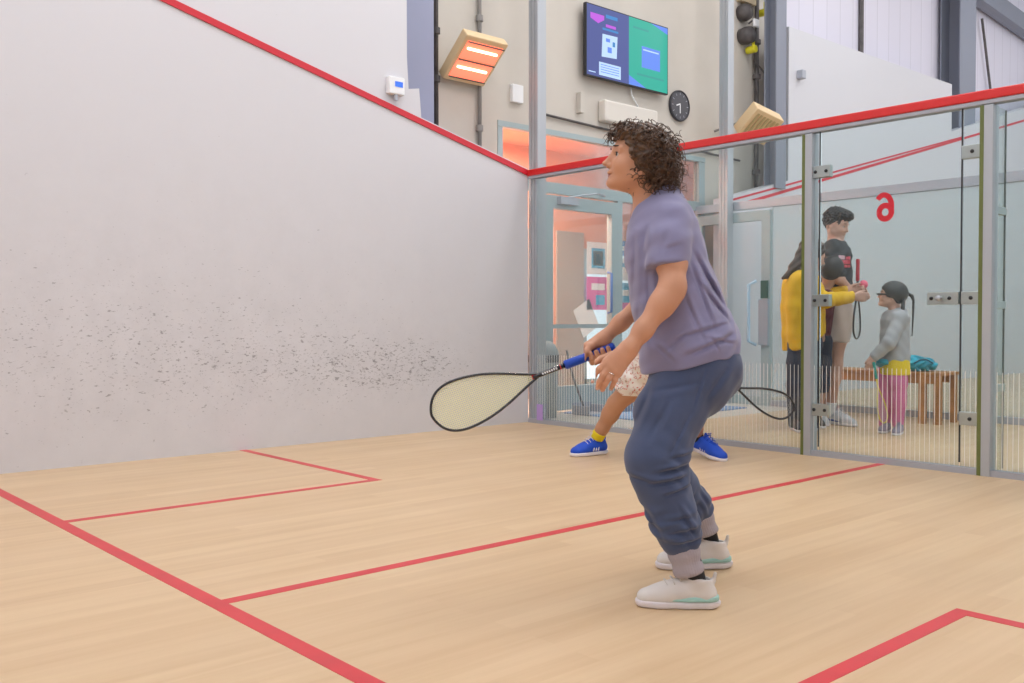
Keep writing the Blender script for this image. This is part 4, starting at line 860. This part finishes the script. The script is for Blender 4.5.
build(cm, 'curls', HAIR, hb, smooth=True)

# her racket
racket('racket', 'black teardrop racket with blue grip held by the woman in lilac', S2W(BUT), S2W(TIPP), np.cross(axr, AWAY*1.0+RIGHT*.12) @ MR, (GRAPH, BLUEGRIP, STR, mat('red_decal', (.6, .03, .03), .4)), sr=.00145)

# ================================================================== THE PLAYER BEHIND HER
NAVY = mat('navy_jersey', (.02, .022, .06), .8); 
def floral():
    m = mat('floral_print_shorts', (.72, .66, .60), .8); nt = m.node_tree; N = nt.nodes; L = nt.links; b = N['Principled BSDF']; tc = N.new('ShaderNodeTexCoord')
    v = N.new('ShaderNodeTexVoronoi'); v.inputs['Scale'].default_value = 26; L.new(tc.outputs['Object'], v.inputs['Vector']); n = N.new('ShaderNodeTexNoise'); n.inputs['Scale'].default_value = 45; L.new(tc.outputs['Object'], n.inputs['Vector'])
    r = N.new('ShaderNodeValToRGB'); r.color_ramp.interpolation = 'CONSTANT'; e = r.color_ramp.elements; e[0].position = 0; e[0].color = (.72, .66, .60, 1); e[1].position = .55; e[1].color = (.55, .18, .14, 1)
    for p_, c_ in ((.60, (.74, .68, .6, 1)), (.66, (.12, .10, .12, 1)), (.70, (.62, .42, .2, 1))): x = e.new(p_); x.color = c_
    L.new(n.outputs['Fac'], r.inputs['Fac']); L.new(r.outputs['Color'], b.inputs['Base Color']); return m
FLOR = floral(); BLUESH = mat('bright_blue_shoe', (.006, .07, .55), .6, bump=(200, .3, .001)); YSOCK = mat('yellow_sock', (.78, .60, .01), .8)
D2 = 5.95
def soles(px, D): return onfloor(px, D)
p2 = empty('person', S2W(onfloor(650, 6.0)), 'player in floral shorts, yellow sock and blue shoes lunging behind the woman in lilac', 'person')
B = bodybox([S(588, 225, 5.5), S(745, 225, 5.5), S(588, 452, 5.5), S(588, 225, 6.4), S(745, 452, 6.4)], .02, .0065)
h0 = S(684, 252, 5.98); hpb, HB = head_prims(B, h0, nrm(LEFT-UPS*.15), UPS, 1.0)
B.cone(S(688, 262, 5.98), S(692, 276, 5.98), .055, .06, .03)
for q in (-1, 1): B.cone(S(692, 280, 5.98), S(690, 286, 5.98+q*.15), .06, .055, .04); B.cone(S(690, 290, 5.98+q*.08), S(668, 345, 5.98+q*.06), .11, .12, .06); B.cone(S(668, 345, 5.98+q*.06), S(662, 362, 5.98+q*.08), .12, .12, .05)
LA = S(598, 436, 6.18); LK = S(616, 404, 6.08); LH = S(656, 364, 5.93); RA = S(697, 438, 6.08); RK = S(694, 398, 5.85); RH = S(668, 364, 6.07)
for (H_, K_, A_) in ((LH, LK, LA), (RH, RK, RA)):
    B.chain([(H_, .105), (lerp(H_, K_, .5), .085), (K_, .056)], .04); B.chain([(K_, .055), (lerp(K_, A_, .3), .053), (lerp(K_, A_, .75), .040), (A_, .036)], .03)
arm(B, S(688, 288, 6.14), S(708, 330, 6.2), S(726, 376, 6.1)); arm(B, S(686, 288, 5.82), S(676, 326, 5.72), S(668, 352, 5.72))
BU2, TI2 = S(697, 371.5, 5.95), S(793, 411.5, 5.93); a2 = nrm(TI2-BU2)
up2 = nrm(UPS-a2*(UPS@a2)); bk2 = nrm(AWAY-a2*(AWAY@a2)); 
hd = BU2+a2*.12
for i in range(4):
    c = BU2+a2*(.09+.022*i); kn = c+bk2*.03+up2*.02; B.cone(S(726, 376, 6.1), kn, .02, .014, .015)
    pts = [kn, c+bk2*.03-up2*.012, c-up2*.027, c-bk2*.025]
    for a, b in zip(pts[:-1], pts[1:]): B.cone(a, b, .0095, .009, .005)
B.cone(S(726, 376, 6.1), BU2+a2*.19-bk2*.022+up2*.005, .016, .010, .01)
hand_prims(B, S(668, 352, 5.72), nrm(LEFT*.6-UPS), -AWAY, LEFT, curl=(.3, .35, .4, .5))
skin(B, 'body', SKIN2, p2, 1); eye_parts(hpb, HB, 1, p2)
B = bodybox([S(588, 225, 5.5), S(745, 390, 6.4)], .02, .007)
B.chain([(LH, .135), (lerp(LH, LK, .5), .118), (lerp(LH, LK, .93), .100)], .04, cuts=[(lerp(LH, LK, .70), nrm(LK-LH))]); B.chain([(RH, .135), (lerp(RH, RK, .6), .115), (lerp(RH, RK, .93), .11)], .04, cuts=[(lerp(RH, RK, .75), nrm(RK-RH))])
for q in (-1, 1): B.cone(S(668, 350, 5.98+q*.06), S(660, 362, 5.98+q*.08), .13, .14, .05)
B.wrinkle(lambda P: .005*np.sin(60*P[:, 0]+30*P[:, 2])+.003*np.sin(90*P[:, 2])); skin(B, 'shorts', FLOR, p2, 1)
B = bodybox([S(588, 225, 5.5), S(745, 390, 6.4)], .02, .007)
for q in (-1, 1): B.cone(S(692, 281, 5.98), S(690, 288, 5.98+q*.15), .075, .075, .04); B.cone(S(690, 292, 5.98+q*.08), S(668, 345, 5.98+q*.07), .125, .14, .06); B.cone(S(668, 345, 5.98+q*.07), S(660, 364, 5.98+q*.09), .145, .142, .05)
B.cone(S(688, 288, 6.14), S(702, 316, 6.19), .07, .07, .03); B.cone(S(686, 288, 5.82), S(672, 314, 5.76), .07, .07, .03); B.cone(S(689, 262, 5.98), S(692, 276, 5.98), .062, .062, .01, sub=True)
B.cut(S(652, 366, 5.98), nrm(-UPS*1-RIGHT*.35), .01); B.wrinkle(lambda P: .004*np.sin(50*P[:, 0]-40*P[:, 2])); skin(B, 't_shirt', NAVY, p2, 1)
def blob_hair(parent, p, A, s, m, rad=(.105, .085, .10), c=(-.012, 0, .022), cutf=.05, cutu=.02, rough=.004, h=.006, extra=()):
    P0 = p(0, 0, 0); B = Body(P0-.24*s, P0+.24*s, h)
    B.ell(p(*c), np.array(rad)*s, A, .02)
    for (cc, rr) in extra: B.ell(p(*cc), np.array(rr)*s, A, .02)
    B.ell(p(.125, 0, -.055), (.082*s, .2*s, .095*s), A, .01, True); B.ell(p(.06, 0, -.10), (.085*s, .2*s, .07*s), A, .01, True)
    B.wrinkle(lambda P: rough*np.sin(140*P[:, 0]+3*np.sin(60*P[:, 2]))*np.sin(90*P[:, 1]+130*P[:, 2]))
    return skin(B, 'hair', m, parent, 1)
blob_hair(p2, hpb, HB, 1.0, HAIR)
def tube_part(parent, nm, a, b, ra, rb, m, h=.005, extra=None):
    B = bodybox([a, b], max(ra, rb)+.02, h); B.cone(a, b, ra, rb, .01, cuts=[(a, a-b), (b, b-a)]); return skin(B, nm, m, parent, 1)
tube_part(p2, 'sock', lerp(LK, LA, .86), LA+(LA-LK)*.08, .045, .044, YSOCK); tube_part(p2, 'sock', lerp(RK, RA, .86), RA+(RA-RK)*.08, .042, .040, SOCK)
ha = onfloor(605, 6.24); ta = onfloor(577, 6.10); shoe(p2, ha, ta-ha, .285, (BLUESH, SHS, None, SOCK, SHS), h=.006, bars=True)
ha = onfloor(694, 6.12)+UPS*.04; ta = onfloor(720, 5.93); shoe(p2, ha, ta-ha, .285, (BLUESH, SHS, None, SOCK, BLUESH), h=.006, bars=True)
racket('racket', 'thin black racket held out to the right by the player behind', S2W(BU2), S2W(TI2), np.cross(a2, AWAY) @ MR, (GRAPH, mat('red_grip', (.5, .05, .05), .6), mat('grey_strings', (.45, .46, .45), .5)), dense=.011, sr=.0006, fr=1.6)

# ================================================================== THE GROUP IN THE CORRIDOR
DG = mat('dark_grey_jersey', (.035, .04, .045), .8, noise=(8, .1)); SHORT = mat('beige_pink_shorts', (.66, .55, .50), .8); YEL = mat('mustard_yellow_knit', (.72, .42, .008), .85, noise=(10, .06)); NVT = mat('navy_trousers', (.02, .028, .06), .8); BLK = mat('black_hair', (.012, .010, .010), .45); BRN = mat('dark_brown_hair', (.05, .03, .022), .5, noise=(20, .4)); GRYH = mat('grey_marl_hoodie', (.40, .40, .42), .85, noise=(14, .06)); PNK = mat('pink_leggings', (.66, .17, .36), .75); MAR = mat('maroon_cloth', (.10, .008, .02), .8)
def hand_fist(B, c, r=.03): 
    B.ell(c, (r*.9, r*.7, r), None, .01)
def figure(label, foot, h=.0065, box=None):
    r = empty('person', S2W(foot), label, 'person'); return r
def legset(B, hip, kn, an, r=(.09, .075, .055, .055, .036)):
    B.chain([(hip, r[0]), (lerp(hip, kn, .5), r[1]), (kn, r[2])], .04); B.chain([(kn, r[2]), (lerp(kn, an, .3), r[3]), (an, r[4])], .03)
# --- man
D3 = 8.0
pm = figure('tall man in dark grey t-shirt and beige shorts looking down beside the bench', onfloor(830, 8.0))
B = bodybox([S(808, 200, 7.7), S(872, 430, 8.35)], .03, .0065)
hm, HM = head_prims(B, S(836.5, 222.5, 8.0), nrm(RIGHT*.66-AWAY*.65-UPS*.35), UPS, 1.05, k=.02)
B.cone(S(835, 232, 8.02), S(835, 244, 8.03), .060, .065, .03); sa = nrm(RIGHT*.35+AWAY*.9)   # shoulder axis
C0 = S(836, 250, 8.04); C1 = S(836, 296, 8.04)
for q in (-1, 1): B.cone(C0+UPS*.01, C0+sa*q*.17, .06, .06, .05); B.cone(C0-UPS*.06+sa*q*.09, C1+sa*q*.07, .115, .115, .06); B.cone(C1+sa*q*.07, S(836, 312, 8.04)+sa*q*.08, .115, .12, .05)
K1 = S(835.5, 364, 7.92); A1 = S(830.5, 410, 7.98); K2 = S(829, 364, 8.14); A2 = S(819.5, 416, 8.02)
legset(B, S(838, 316, 7.97), K1, A1); legset(B, S(833, 316, 8.12), K2, A2)
wm = S(848, 287, 7.84)
B.chain([(C0-sa*.17, .055), (S(838, 272, 7.80), .045), (S(839, 279, 7.79), .042), (wm, .028)], .03); hand_prims(B, wm, RIGHT, UPS, -AWAY, curl=(.6, .7, .8, .9), s=1)
wm2 = S(852, 292, 8.12); B.chain([(C0+sa*.17, .055), (S(846, 275, 8.25), .045), (wm2, .03)], .03); hand_prims(B, wm2, nrm(RIGHT-AWAY), UPS, AWAY, curl=(.7, .8, .9, .9))
skin(B, 'body', SKIN3, pm, 1); eye_parts(hm, HM, 1.05, pm)
blob_hair(pm, hm, HM, 1.05, BLK, (.102, .086, .098), (-.02, 0, .026), rough=.011, extra=(((.05, 0, .075), (.065, .07, .042)),))
B = bodybox([S(808, 230, 7.7), S(872, 320, 8.35)], .03, .007)
for q in (-1, 1): B.cone(C0+UPS*.005, C0+sa*q*.17, .078, .075, .05); B.cone(C0-UPS*.06+sa*q*.09, C1+sa*q*.08, .125, .130, .06); B.cone(C1+sa*q*.08, S(836, 306, 8.04)+sa*q*.08, .130, .13, .05)
B.cone(C0-sa*.17, S(837.5, 272, 7.80), .075, .07, .02); B.cone(C0+sa*.17, S(845, 272, 8.24), .072, .068, .02); B.cone(S(835, 232, 8.02), S(835.5, 245, 8.01), .066, .064, .008, sub=True); B.cut(S(836, 301, 8.04), -UPS, .01)
B.wrinkle(lambda P: .005*np.sin(35*P[:, 0]+30*P[:, 2])+.003*np.sin(80*P[:, 2]-40*P[:, 0])); ts = skin(B, 't_shirt', DG, pm, 1)
# print on the chest
from mathutils.bvhtree import BVHTree
pmx = MB(); tsm = ts.data; off_ = np.array(pm.location)
tree = BVHTree.FromPolygons([tuple(np.array(v.co)+off_) for v in tsm.vertices], [tuple(q.vertices) for q in tsm.polygons])
def chest(px, py):   # lies on the cloth
    h_ = tree.ray_cast(Vector(S2W(S(px, py, 7.4))), Vector(nrm(S(px, py, 7.4) @ MR)), 2.0)
    return None if h_[0] is None else np.array(h_[0])+np.array(h_[1])*.003
prints = [mat('red_print', (.55, .06, .09), .7), mat('pale_pink_print', (.62, .40, .45), .7)]
for (x0, x1, y0, y1, mi) in ((838.5, 844.5, 255.5, 259.5, 1), (841, 850, 260.2, 264, 0), (843, 850, 264.8, 267.5, 0), (845.2, 850, 256.5, 259.6, 0), (838.5, 840.4, 260.2, 266, 1), (839.5, 842.5, 266, 268, 0)):
    pmx.cur = mi
    for k in range(4):
        a, b = x0+(x1-x0)*k/4, x0+(x1-x0)*(k+1)/4; Q4 = [chest(a, y1), chest(b, y1), chest(b, y0), chest(a, y0)]
        if all(q is not None for q in Q4): pmx.add(Q4, [(0, 1, 2, 3)])
build(pmx, 'chest_print', prints, ts)
B = bodybox([S(808, 285, 7.7), S(872, 350, 8.35)], .03, .007)
for q in (-1, 1): B.cone(S(836, 300, 8.04)+sa*q*.07, S(836, 314, 8.04)+sa*q*.08, .125, .128, .05)
for (hp2, kk) in ((S(839, 314, 7.97), K1), (S(834, 314, 8.12), K2)): B.chain([(hp2, .118), (lerp(hp2, kk, .8), .104)], .03, cuts=[(lerp(hp2, kk, .57), -UPS)])
B.cut(S(836, 298, 8.04), UPS, .01); B.wrinkle(lambda P: .005*np.sin(45*P[:, 0]+10*P[:, 2])); skin(B, 'shorts', SHORT, pm, 1)
WS = mat('white_sock', (.72, .70, .70), .8); SHB = mat('white_sports_shoe', (.62, .64, .68), .6); SHBl = mat('blue_shoe_band', (.05, .12, .45), .5)
tube_part(pm, 'sock', lerp(K1, A1, .82), A1-UPS*.03, .044, .044, WS); tube_part(pm, 'sock', lerp(K2, A2, .75), A2-UPS*.03, .044, .044, WS)
ha = onfloor(831, 8.02); ta = onfloor(852, 7.80); shoe(pm, ha, ta-ha, .29, (SHB, SHS, SHBl, SOCK), h=.0065)
ha = onfloor(817, 8.06); ta = onfloor(826, 7.78); shoe(pm, ha, ta-ha, .29, (SHB, SHS, SHBl, SOCK), h=.0065)
racket('racket', 'red gripped racket held head down between the man and the woman in yellow', S(858, 259, 7.86) @ MR+CAM, S(856.5, 339, 7.86) @ MR+CAM, (RIGHT*.62+AWAY*.78) @ MR, (GRAPH, mat('crimson_grip', (.45, .03, .05), .6), mat('pale_strings', (.6, .62, .6), .5)), dense=.013, sr=.0005)
mb = MB(); c = S2W(S(863.5, 284.5, 7.80)); mb.lathe(c, [(.036*math.sin(t), .036*math.cos(t)) for t in np.linspace(0, PI, 14)], n=20); tag(build(mb, 'ball', mat('pink_foam_ball', (.78, .14, .22), .6), smooth=True), 'pink foam ball in the hand of the man in dark grey', 'ball')
# --- woman in yellow
pw = figure('woman in mustard yellow jumper with long dark hair reaching out to the racket', onfloor(800, 7.6))
B = bodybox([S(776, 230, 7.2), S(868, 435, 7.95)], .03, .0065)
hw_, HW = head_prims(B, S(813, 253, 7.6), nrm(RIGHT*.9+AWAY*.1-UPS*.40), UPS+RIGHT*.2, 1.0, k=.02)
B.cone(S(809, 262, 7.6), S(804, 272, 7.6), .052, .056, .03); CW = S(803, 280, 7.6)
for q in (-1, 1): B.cone(CW, CW+AWAY*q*.15, .05, .05, .05); B.cone(CW-UPS*.05+AWAY*q*.07, S(803, 320, 7.6)+AWAY*q*.06, .10, .10, .05); B.cone(S(803, 320, 7.6)+AWAY*q*.06, S(803, 342, 7.6)+AWAY*q*.07, .10, .12, .05)
legset(B, S(803, 345, 7.53), S(797, 385, 7.5), S(795, 424, 7.55)); legset(B, S(806, 345, 7.68), S(809, 385, 7.64), S(803, 426, 7.7))
wwn = S(853, 297, 7.62); B.chain([(CW-AWAY*.15, .05), (S(819, 296, 7.40), .045), (S(826, 299, 7.38), .042), (wwn, .028)], .03); hand_prims(B, wwn, RIGHT, -AWAY, UPS, curl=(1.0, 1.1, 1.1, 1.1))
B.ell(S(860.5, 297, 7.66), (.035, .035, .038), None, .02)
wwf = S(846, 290, 7.80); B.chain([(CW+AWAY*.15, .05), (S(824, 295, 7.85), .042), (wwf, .028)], .03); hand_prims(B, wwf, RIGHT, AWAY, UPS, curl=(1.0, 1.1, 1.1, 1.1))
skin(B, 'body', SKIN3, pw, 1); eye_parts(hw_, HW, 1, pw)
B = bodybox([S(770, 255, 7.2), S(868, 355, 7.95)], .03, .007)
for q in (-1, 1): B.cone(CW+UPS*.0, CW+AWAY*q*.15, .068, .07, .05); B.cone(CW-UPS*.05+AWAY*q*.07+LEFT*.02, S(802.5, 310, 7.6)+AWAY*q*.07, .128, .14, .06); B.cone(S(802.5, 310, 7.6)+AWAY*q*.07, S(804, 346, 7.6)+AWAY*q*.08, .142, .150, .05)
B.chain([(CW-AWAY*.15, .068), (S(818, 297, 7.40), .066), (S(826, 300, 7.38), .062), (lerp(S(826, 300, 7.38), wwn, .97), .046)], .02, cuts=[(wwn, RIGHT)]); B.chain([(CW+AWAY*.15, .068), (S(824, 295, 7.85), .058), (lerp(S(824, 295, 7.85), wwf, .9), .042)], .02)
B.cone(S(810, 262, 7.6), S(806, 270, 7.6), .056, .056, .008, sub=True); B.cone(S(813, 290, 7.6), S(816, 335, 7.6), .09, .075, .04); B.cut(S(804, 342.5, 7.6), nrm(-UPS+RIGHT*.55), .012); B.wrinkle(lambda P: -.0015*np.sin(55*P[:, 2]+45*P[:, 0]+2*np.sin(30*P[:, 0]))+.002*np.sin(60*P[:, 0]-20*P[:, 2])); skin(B, 'jumper', YEL, pw, 1)
B = bodybox([S(776, 335, 7.2), S(840, 435, 7.95)], .03, .007)
for q in (-1, 1): B.cone(S(804, 332, 7.6)+AWAY*q*.06, S(804, 344, 7.6)+AWAY*q*.07, .11, .125, .05)
legset(B, S(803, 345, 7.53), S(797, 385, 7.5), S(795, 424, 7.55), (.12, .1, .08, .075, .052)); legset(B, S(806, 345, 7.68), S(809, 385, 7.64), S(803, 426, 7.7), (.12, .1, .08, .075, .052)); skin(B, 'trousers', NVT, pw, 1)
B = bodybox([S(772, 232, 7.3), S(832, 295, 7.95)], .03, .006)
B.ell(hw_(-.015, 0, .02), (.105, .09, .10), HW, .03); B.chain([(hw_(-.04, 0, -.0), .085), (S(797, 268, 7.58), .058), (S(784, 278, 7.56), .018)], .03); B.cone(S(805, 268, 7.52), S(797, 288, 7.48), .05, .02, .03)
B.ell(hw_(.13, 0, -.06), (.085, .2, .105), HW, .01, True); B.wrinkle(lambda P: .005*np.sin(110*(P[:, 2]-P[:, 0]*.8)+20*P[:, 1])); skin(B, 'hair', BRN, pw, 1)
BS = mat('black_trainer', (.03, .03, .035), .6)
for (a, b, D_, D__) in ((793, 803, 7.56, 7.38), (801, 813, 7.72, 7.52)): ha = onfloor(a, D_); ta = onfloor(b, D__); shoe(pw, ha, ta-ha, .25, (BS, SHS, None, SOCK), h=.0065)
# --- child with black hair
pk = figure('child with black hair in maroon top standing between the man and the woman in yellow', onfloor(819, 7.86))
B = bodybox([S(805, 245, 7.6), S(850, 432, 8.1)], .03, .006)
hk, HK = head_prims(B, S(832, 270, 7.80), nrm(RIGHT*.45+AWAY*.8-UPS*.5), UPS+RIGHT*.3, .92, k=.02)
B.cone(S(829, 280, 7.82), S(825, 290, 7.84), .045, .05, .03); CK = S(823, 297, 7.85)
for q in (-1, 1): B.cone(CK, CK+AWAY*q*.11, .04, .04, .04); B.cone(CK-UPS*.04+AWAY*q*.05, S(817, 335, 7.86)+AWAY*q*.04, .070, .075, .05)
legset(B, S(820, 342, 7.82), S(821, 383, 7.80), S(817, 419, 7.84), (.08, .065, .05, .045, .034)); legset(B, S(820, 342, 7.92), S(818, 383, 7.94), S(814, 420, 7.97), (.08, .065, .05, .045, .034))
for q in (-1, 1): wk = S(816, 332, 7.86)+AWAY*q*.13; B.chain([(CK+AWAY*q*.12, .042), (S(820, 315, 7.86)+AWAY*q*.15, .035), (wk, .025)], .02); hand_prims(B, wk, -UPS, RIGHT, RIGHT, L=.14, curl=(.4, .4, .4, .5))
skin(B, 'body', SKIN3, pk, 1); eye_parts(hk, HK, .88, pk)
B = bodybox([S(805, 245, 7.6), S(850, 300, 8.1)], .03, .006); B.ell(hk(-.01, 0, .01), (.108, .094, .106), HK, .02); B.ell(hk(.17, 0, -.09), (.075, .2, .07), HK, .01, True); skin(B, 'hair', BLK, pk, 1)
B = bodybox([S(800, 280, 7.6), S(850, 345, 8.1)], .03, .007)
for q in (-1, 1): B.cone(CK, CK+AWAY*q*.11, .055, .055, .04); B.cone(CK-UPS*.04+AWAY*q*.05, S(817.5, 338, 7.86)+AWAY*q*.04, .082, .088, .05); B.chain([(CK+AWAY*q*.12, .052), (S(820, 315, 7.86)+AWAY*q*.15, .046), (S(816, 328, 7.86)+AWAY*q*.13, .036)], .02)
B.cut(S(820, 336, 7.86), -UPS, .01); skin(B, 'top', MAR, pk, 1)
B = bodybox([S(800, 325, 7.6), S(850, 425, 8.1)], .03, .007)
legset(B, S(820.5, 342, 7.82), S(821, 383, 7.80), S(818, 408, 7.84), (.098, .08, .065, .06, .05)); legset(B, S(820.5, 342, 7.92), S(818, 383, 7.94), S(814, 410, 7.97), (.098, .08, .065, .06, .05)); B.cut(S(820, 332, 7.86), UPS, .01); B.cut(S(820, 392, 7.86), -UPS, .01); skin(B, 'trousers', NVT, pk, 1)
for (a, b, D_, D__) in ((815, 822, 7.86, 7.68), (812, 820, 7.99, 7.82)): ha = onfloor(a, D_); ta = onfloor(b, D__); shoe(pk, ha, ta-ha, .22, (BS, SHS, None, SOCK), h=.0065)
# --- girl
pg = figure('small girl in grey hoodie and pink leggings with black helmet-like hair, by the bench', onfloor(890, 7.38))
DGi = 7.38; B = bodybox([S(864, 278, 7.15), S(922, 436, 7.65)], .02, .0055)
hg, HG = head_prims(B, S(892.5, 294, DGi), nrm(LEFT*.9+AWAY*.25+UPS*.12), UPS, .88, k=.018)
B.cone(S(894, 302, DGi), S(895, 310, DGi), .042, .045, .03); CG = S(895, 318, DGi)
for q in (-1, 1): B.cone(CG, CG+AWAY*q*.10, .038, .04, .04); B.cone(CG-UPS*.03+AWAY*q*.045, S(893.5, 358, DGi)+AWAY*q*.04, .072, .078, .05)
legset(B, S(896, 368, DGi-.06), S(898.5, 396, DGi-.07), S(898, 424, DGi-.05), (.07, .06, .045, .044, .032)); legset(B, S(889, 368, DGi+.05), S(885.5, 396, DGi+.04), S(884.5, 424, DGi+.06), (.07, .06, .045, .044, .032))
wg = S(875, 357, DGi-.10); B.chain([(CG-AWAY*.10, .04), (S(889, 343, DGi-.15), .034), (wg, .024)], .02); hand_prims(B, wg, nrm(LEFT*.5-UPS), -AWAY, LEFT, L=.13, curl=(.9, 1.0, 1.1, 1.1))
wg2 = S(873, 357, DGi+.09); B.chain([(CG+AWAY*.10, .04), (S(888, 343, DGi+.14), .034), (wg2, .024)], .02); hand_prims(B, wg2, nrm(LEFT*.5-UPS), AWAY, LEFT, L=.13, curl=(.5, .5, .5, .5))
skin(B, 'body', SKIN3, pg, 1); eye_parts(hg, HG, .88, pg)
DHH = mat('dark_grey_brown_hair', (.035, .036, .036), .5, noise=(20, .4))
B = bodybox([S(872, 275, 7.15), S(920, 350, 7.65)], .02, .005); B.ell(hg(-.014, 0, .012), (.104, .088, .095), HG, .02); B.ell(hg(.14, 0, -.065), (.083, .2, .10), HG, .01, True); B.ell(hg(.04, 0, -.1), (.07, .2, .06), HG, .01, True)
gh = skin(B, 'hair', DHH, pg, 1)
mb = MB(); mb.tube([S2W(S(*p)) for p in ((904, 296, DGi-.05), (903, 306, DGi-.085), (902, 316, DGi-.10), (903.5, 326, DGi-.10), (904.5, 330, DGi-.10))], [.014, .015, .013, .009, .003], 8); build(mb, 'braid', DHH, gh, smooth=True)
mb = MB(); mb.tube([S2W(S(*p)) for p in ((907, 293, DGi+.02), (912, 296, DGi+.02), (913.5, 301, DGi+.02), (913, 318, DGi+.02), (912, 336, DGi+.02))], [.010, .016, .010, .008, .004], 8); build(mb, 'ponytail', DHH, gh, smooth=True)
mb = MB(); mb.tube([S2W(hg(f, s_, u)) for f, s_, u in ((-.02, -.09, .0), (.05, -.075, -.01), (.10, -.05, -.014), (.122, 0, -.014), (.10, .05, -.014), (.05, .075, -.01), (-.02, .09, 0))], [(.004, .004), (.006, .006), (.010, .007), (.010, .007), (.010, .007), (.006, .006), (.004, .004)], 6); build(mb, 'goggles', M_['dark'], pg, smooth=True)
B = bodybox([S(864, 300, 7.15), S(922, 375, 7.65)], .02, .0055)
for q in (-1, 1): B.cone(CG+UPS*.01, CG+AWAY*q*.10, .052, .056, .04); B.cone(CG-UPS*.03+AWAY*q*.045, S(894, 358, DGi)+AWAY*q*.045, .088, .100, .05)
B.ell(S(900, 313, DGi), (.055, .08, .045), None, .03); B.cone(S(893, 304, DGi), S(893, 312, DGi), .05, .05, .01, sub=True) if 0 else None
B.chain([(CG-AWAY*.10, .056), (S(889, 343, DGi-.15), .052), (lerp(S(889, 343, DGi-.15), wg, .95), .036)], .015); B.chain([(CG+AWAY*.10, .056), (S(888, 343, DGi+.14), .05), (lerp(S(888, 343, DGi+.14), wg2, .9), .036)], .015)
B.cut(S(894, 362, DGi), -UPS, .01); B.wrinkle(lambda P: .0018*np.sin(60*P[:, 2]+70*P[:, 0])); skin(B, 'hoodie', GRYH, pg, 1)
B = bodybox([S(870, 350, 7.15), S(922, 385, 7.65)], .02, .0055)
for q in (-1, 1): B.cone(S(894, 355, DGi)+AWAY*q*.045, S(894, 374, DGi)+AWAY*q*.05, .096, .100, .04)
B.cut(S(894, 374.5, DGi), -UPS, .01); B.cut(S(894, 358, DGi), UPS, .01); skin(B, 'yellow_top_hem', mat('yellow_cotton', (.80, .58, .01), .8), pg, 1)
tube_part(pg, 'teal_hem', S(884.5, 361, DGi-.03), S(884, 366, DGi-.04), .066, .066, M_['turq'])
B = bodybox([S(870, 355, 7.15), S(922, 432, 7.65)], .02, .0055); legset(B, S(896, 368, DGi-.06), S(898.5, 396, DGi-.07), S(898, 424, DGi-.05), (.082, .068, .054, .052, .042)); legset(B, S(889, 368, DGi+.05), S(885.5, 396, DGi+.04), S(884.5, 424, DGi+.06), (.082, .068, .054, .052, .042)); skin(B, 'leggings', PNK, pg, 1)
GS = mat('grey_mauve_trainer', (.30, .26, .34), .6)
for (a, b, D_, D__) in ((900.5, 895, DGi-.05, DGi-.22), (888, 881, DGi+.08, DGi-.08)): ha = onfloor(a, D_); ta = onfloor(b, D__); shoe(pg, ha, ta-ha, .19, (GS, SHS, None, SOCK), h=.006)
racket('racket', 'small teal and yellow junior racket hanging from the hand of the girl', S(873.5, 362, DGi-.11) @ MR+CAM, S(884.5, 423, DGi-.13) @ MR+CAM, (RIGHT*.8+AWAY*.6) @ MR, (mat('yellow_frame', (.78, .6, .02), .4), mat('teal_grip', (.01, .33, .28), .5), mat('pale_strings', (.6, .62, .6), .5)), dense=.014, sr=.0005)


# ================================================================== LIGHT
w = bpy.data.worlds.new('world'); SC.world = w; w.use_nodes = True
w.node_tree.nodes['Background'].inputs[0].default_value = (.93, .96, 1, 1); w.node_tree.nodes['Background'].inputs[1].default_value = 1.25
lm = mat('lamp_diffuser', (.9, .9, .9), .5, emit=(1, .98, .96), estr=6)
li = 0
for (x, y) in ((1.7, -3.0), (4.7, -3.0), (1.7, 0.3), (4.7, 0.3), (1.7, 3.4), (4.7, 3.4), (2, 5.8), (5, 5.8), (2, 9.4), (5, 9.4), (2, 13.5), (5, 13.5)):
    f = empty('ceiling_lamp', (x, y, 6.7), 'square white ceiling lamp panel hung high above the courts', 'ceiling lamp', 'ceiling lamps above the courts')
    build(MB().box((x-.62, y-.62, 6.66), (x+.62, y+.62, 6.74)), 'housing', M_['railgrey'], f)
    build(MB().box((x-.58, y-.58, 6.64), (x+.58, y+.58, 6.66)), 'diffuser', lm, f)
    ld = bpy.data.lights.new('lamp_light', 'AREA'); ld.shape = 'SQUARE'; ld.size = 1.15; ld.energy = 27; ld.color = (.94, .96, 1)
    lo = bpy.data.objects.new('lamp_light', ld); COL.objects.link(lo); lo.location = (x, y, 6.62)
ld = bpy.data.lights.new('vestibule_light', 'AREA'); ld.size = .4; ld.energy = 120; ld.color = (1, .78, .62); lo = bpy.data.objects.new('vestibule_light', ld); COL.objects.link(lo); lo.location = (-1.1, 4.9, 2.72)
vs = SC.view_settings; vs.view_transform = 'Standard'; vs.look = 'None'; vs.gamma = 1; vs.exposure = 0.0; vs.use_curve_mapping = False
SC.cycles.max_bounces = 10; SC.cycles.transparent_max_bounces = 16; SC.cycles.sample_clamp_indirect = 8
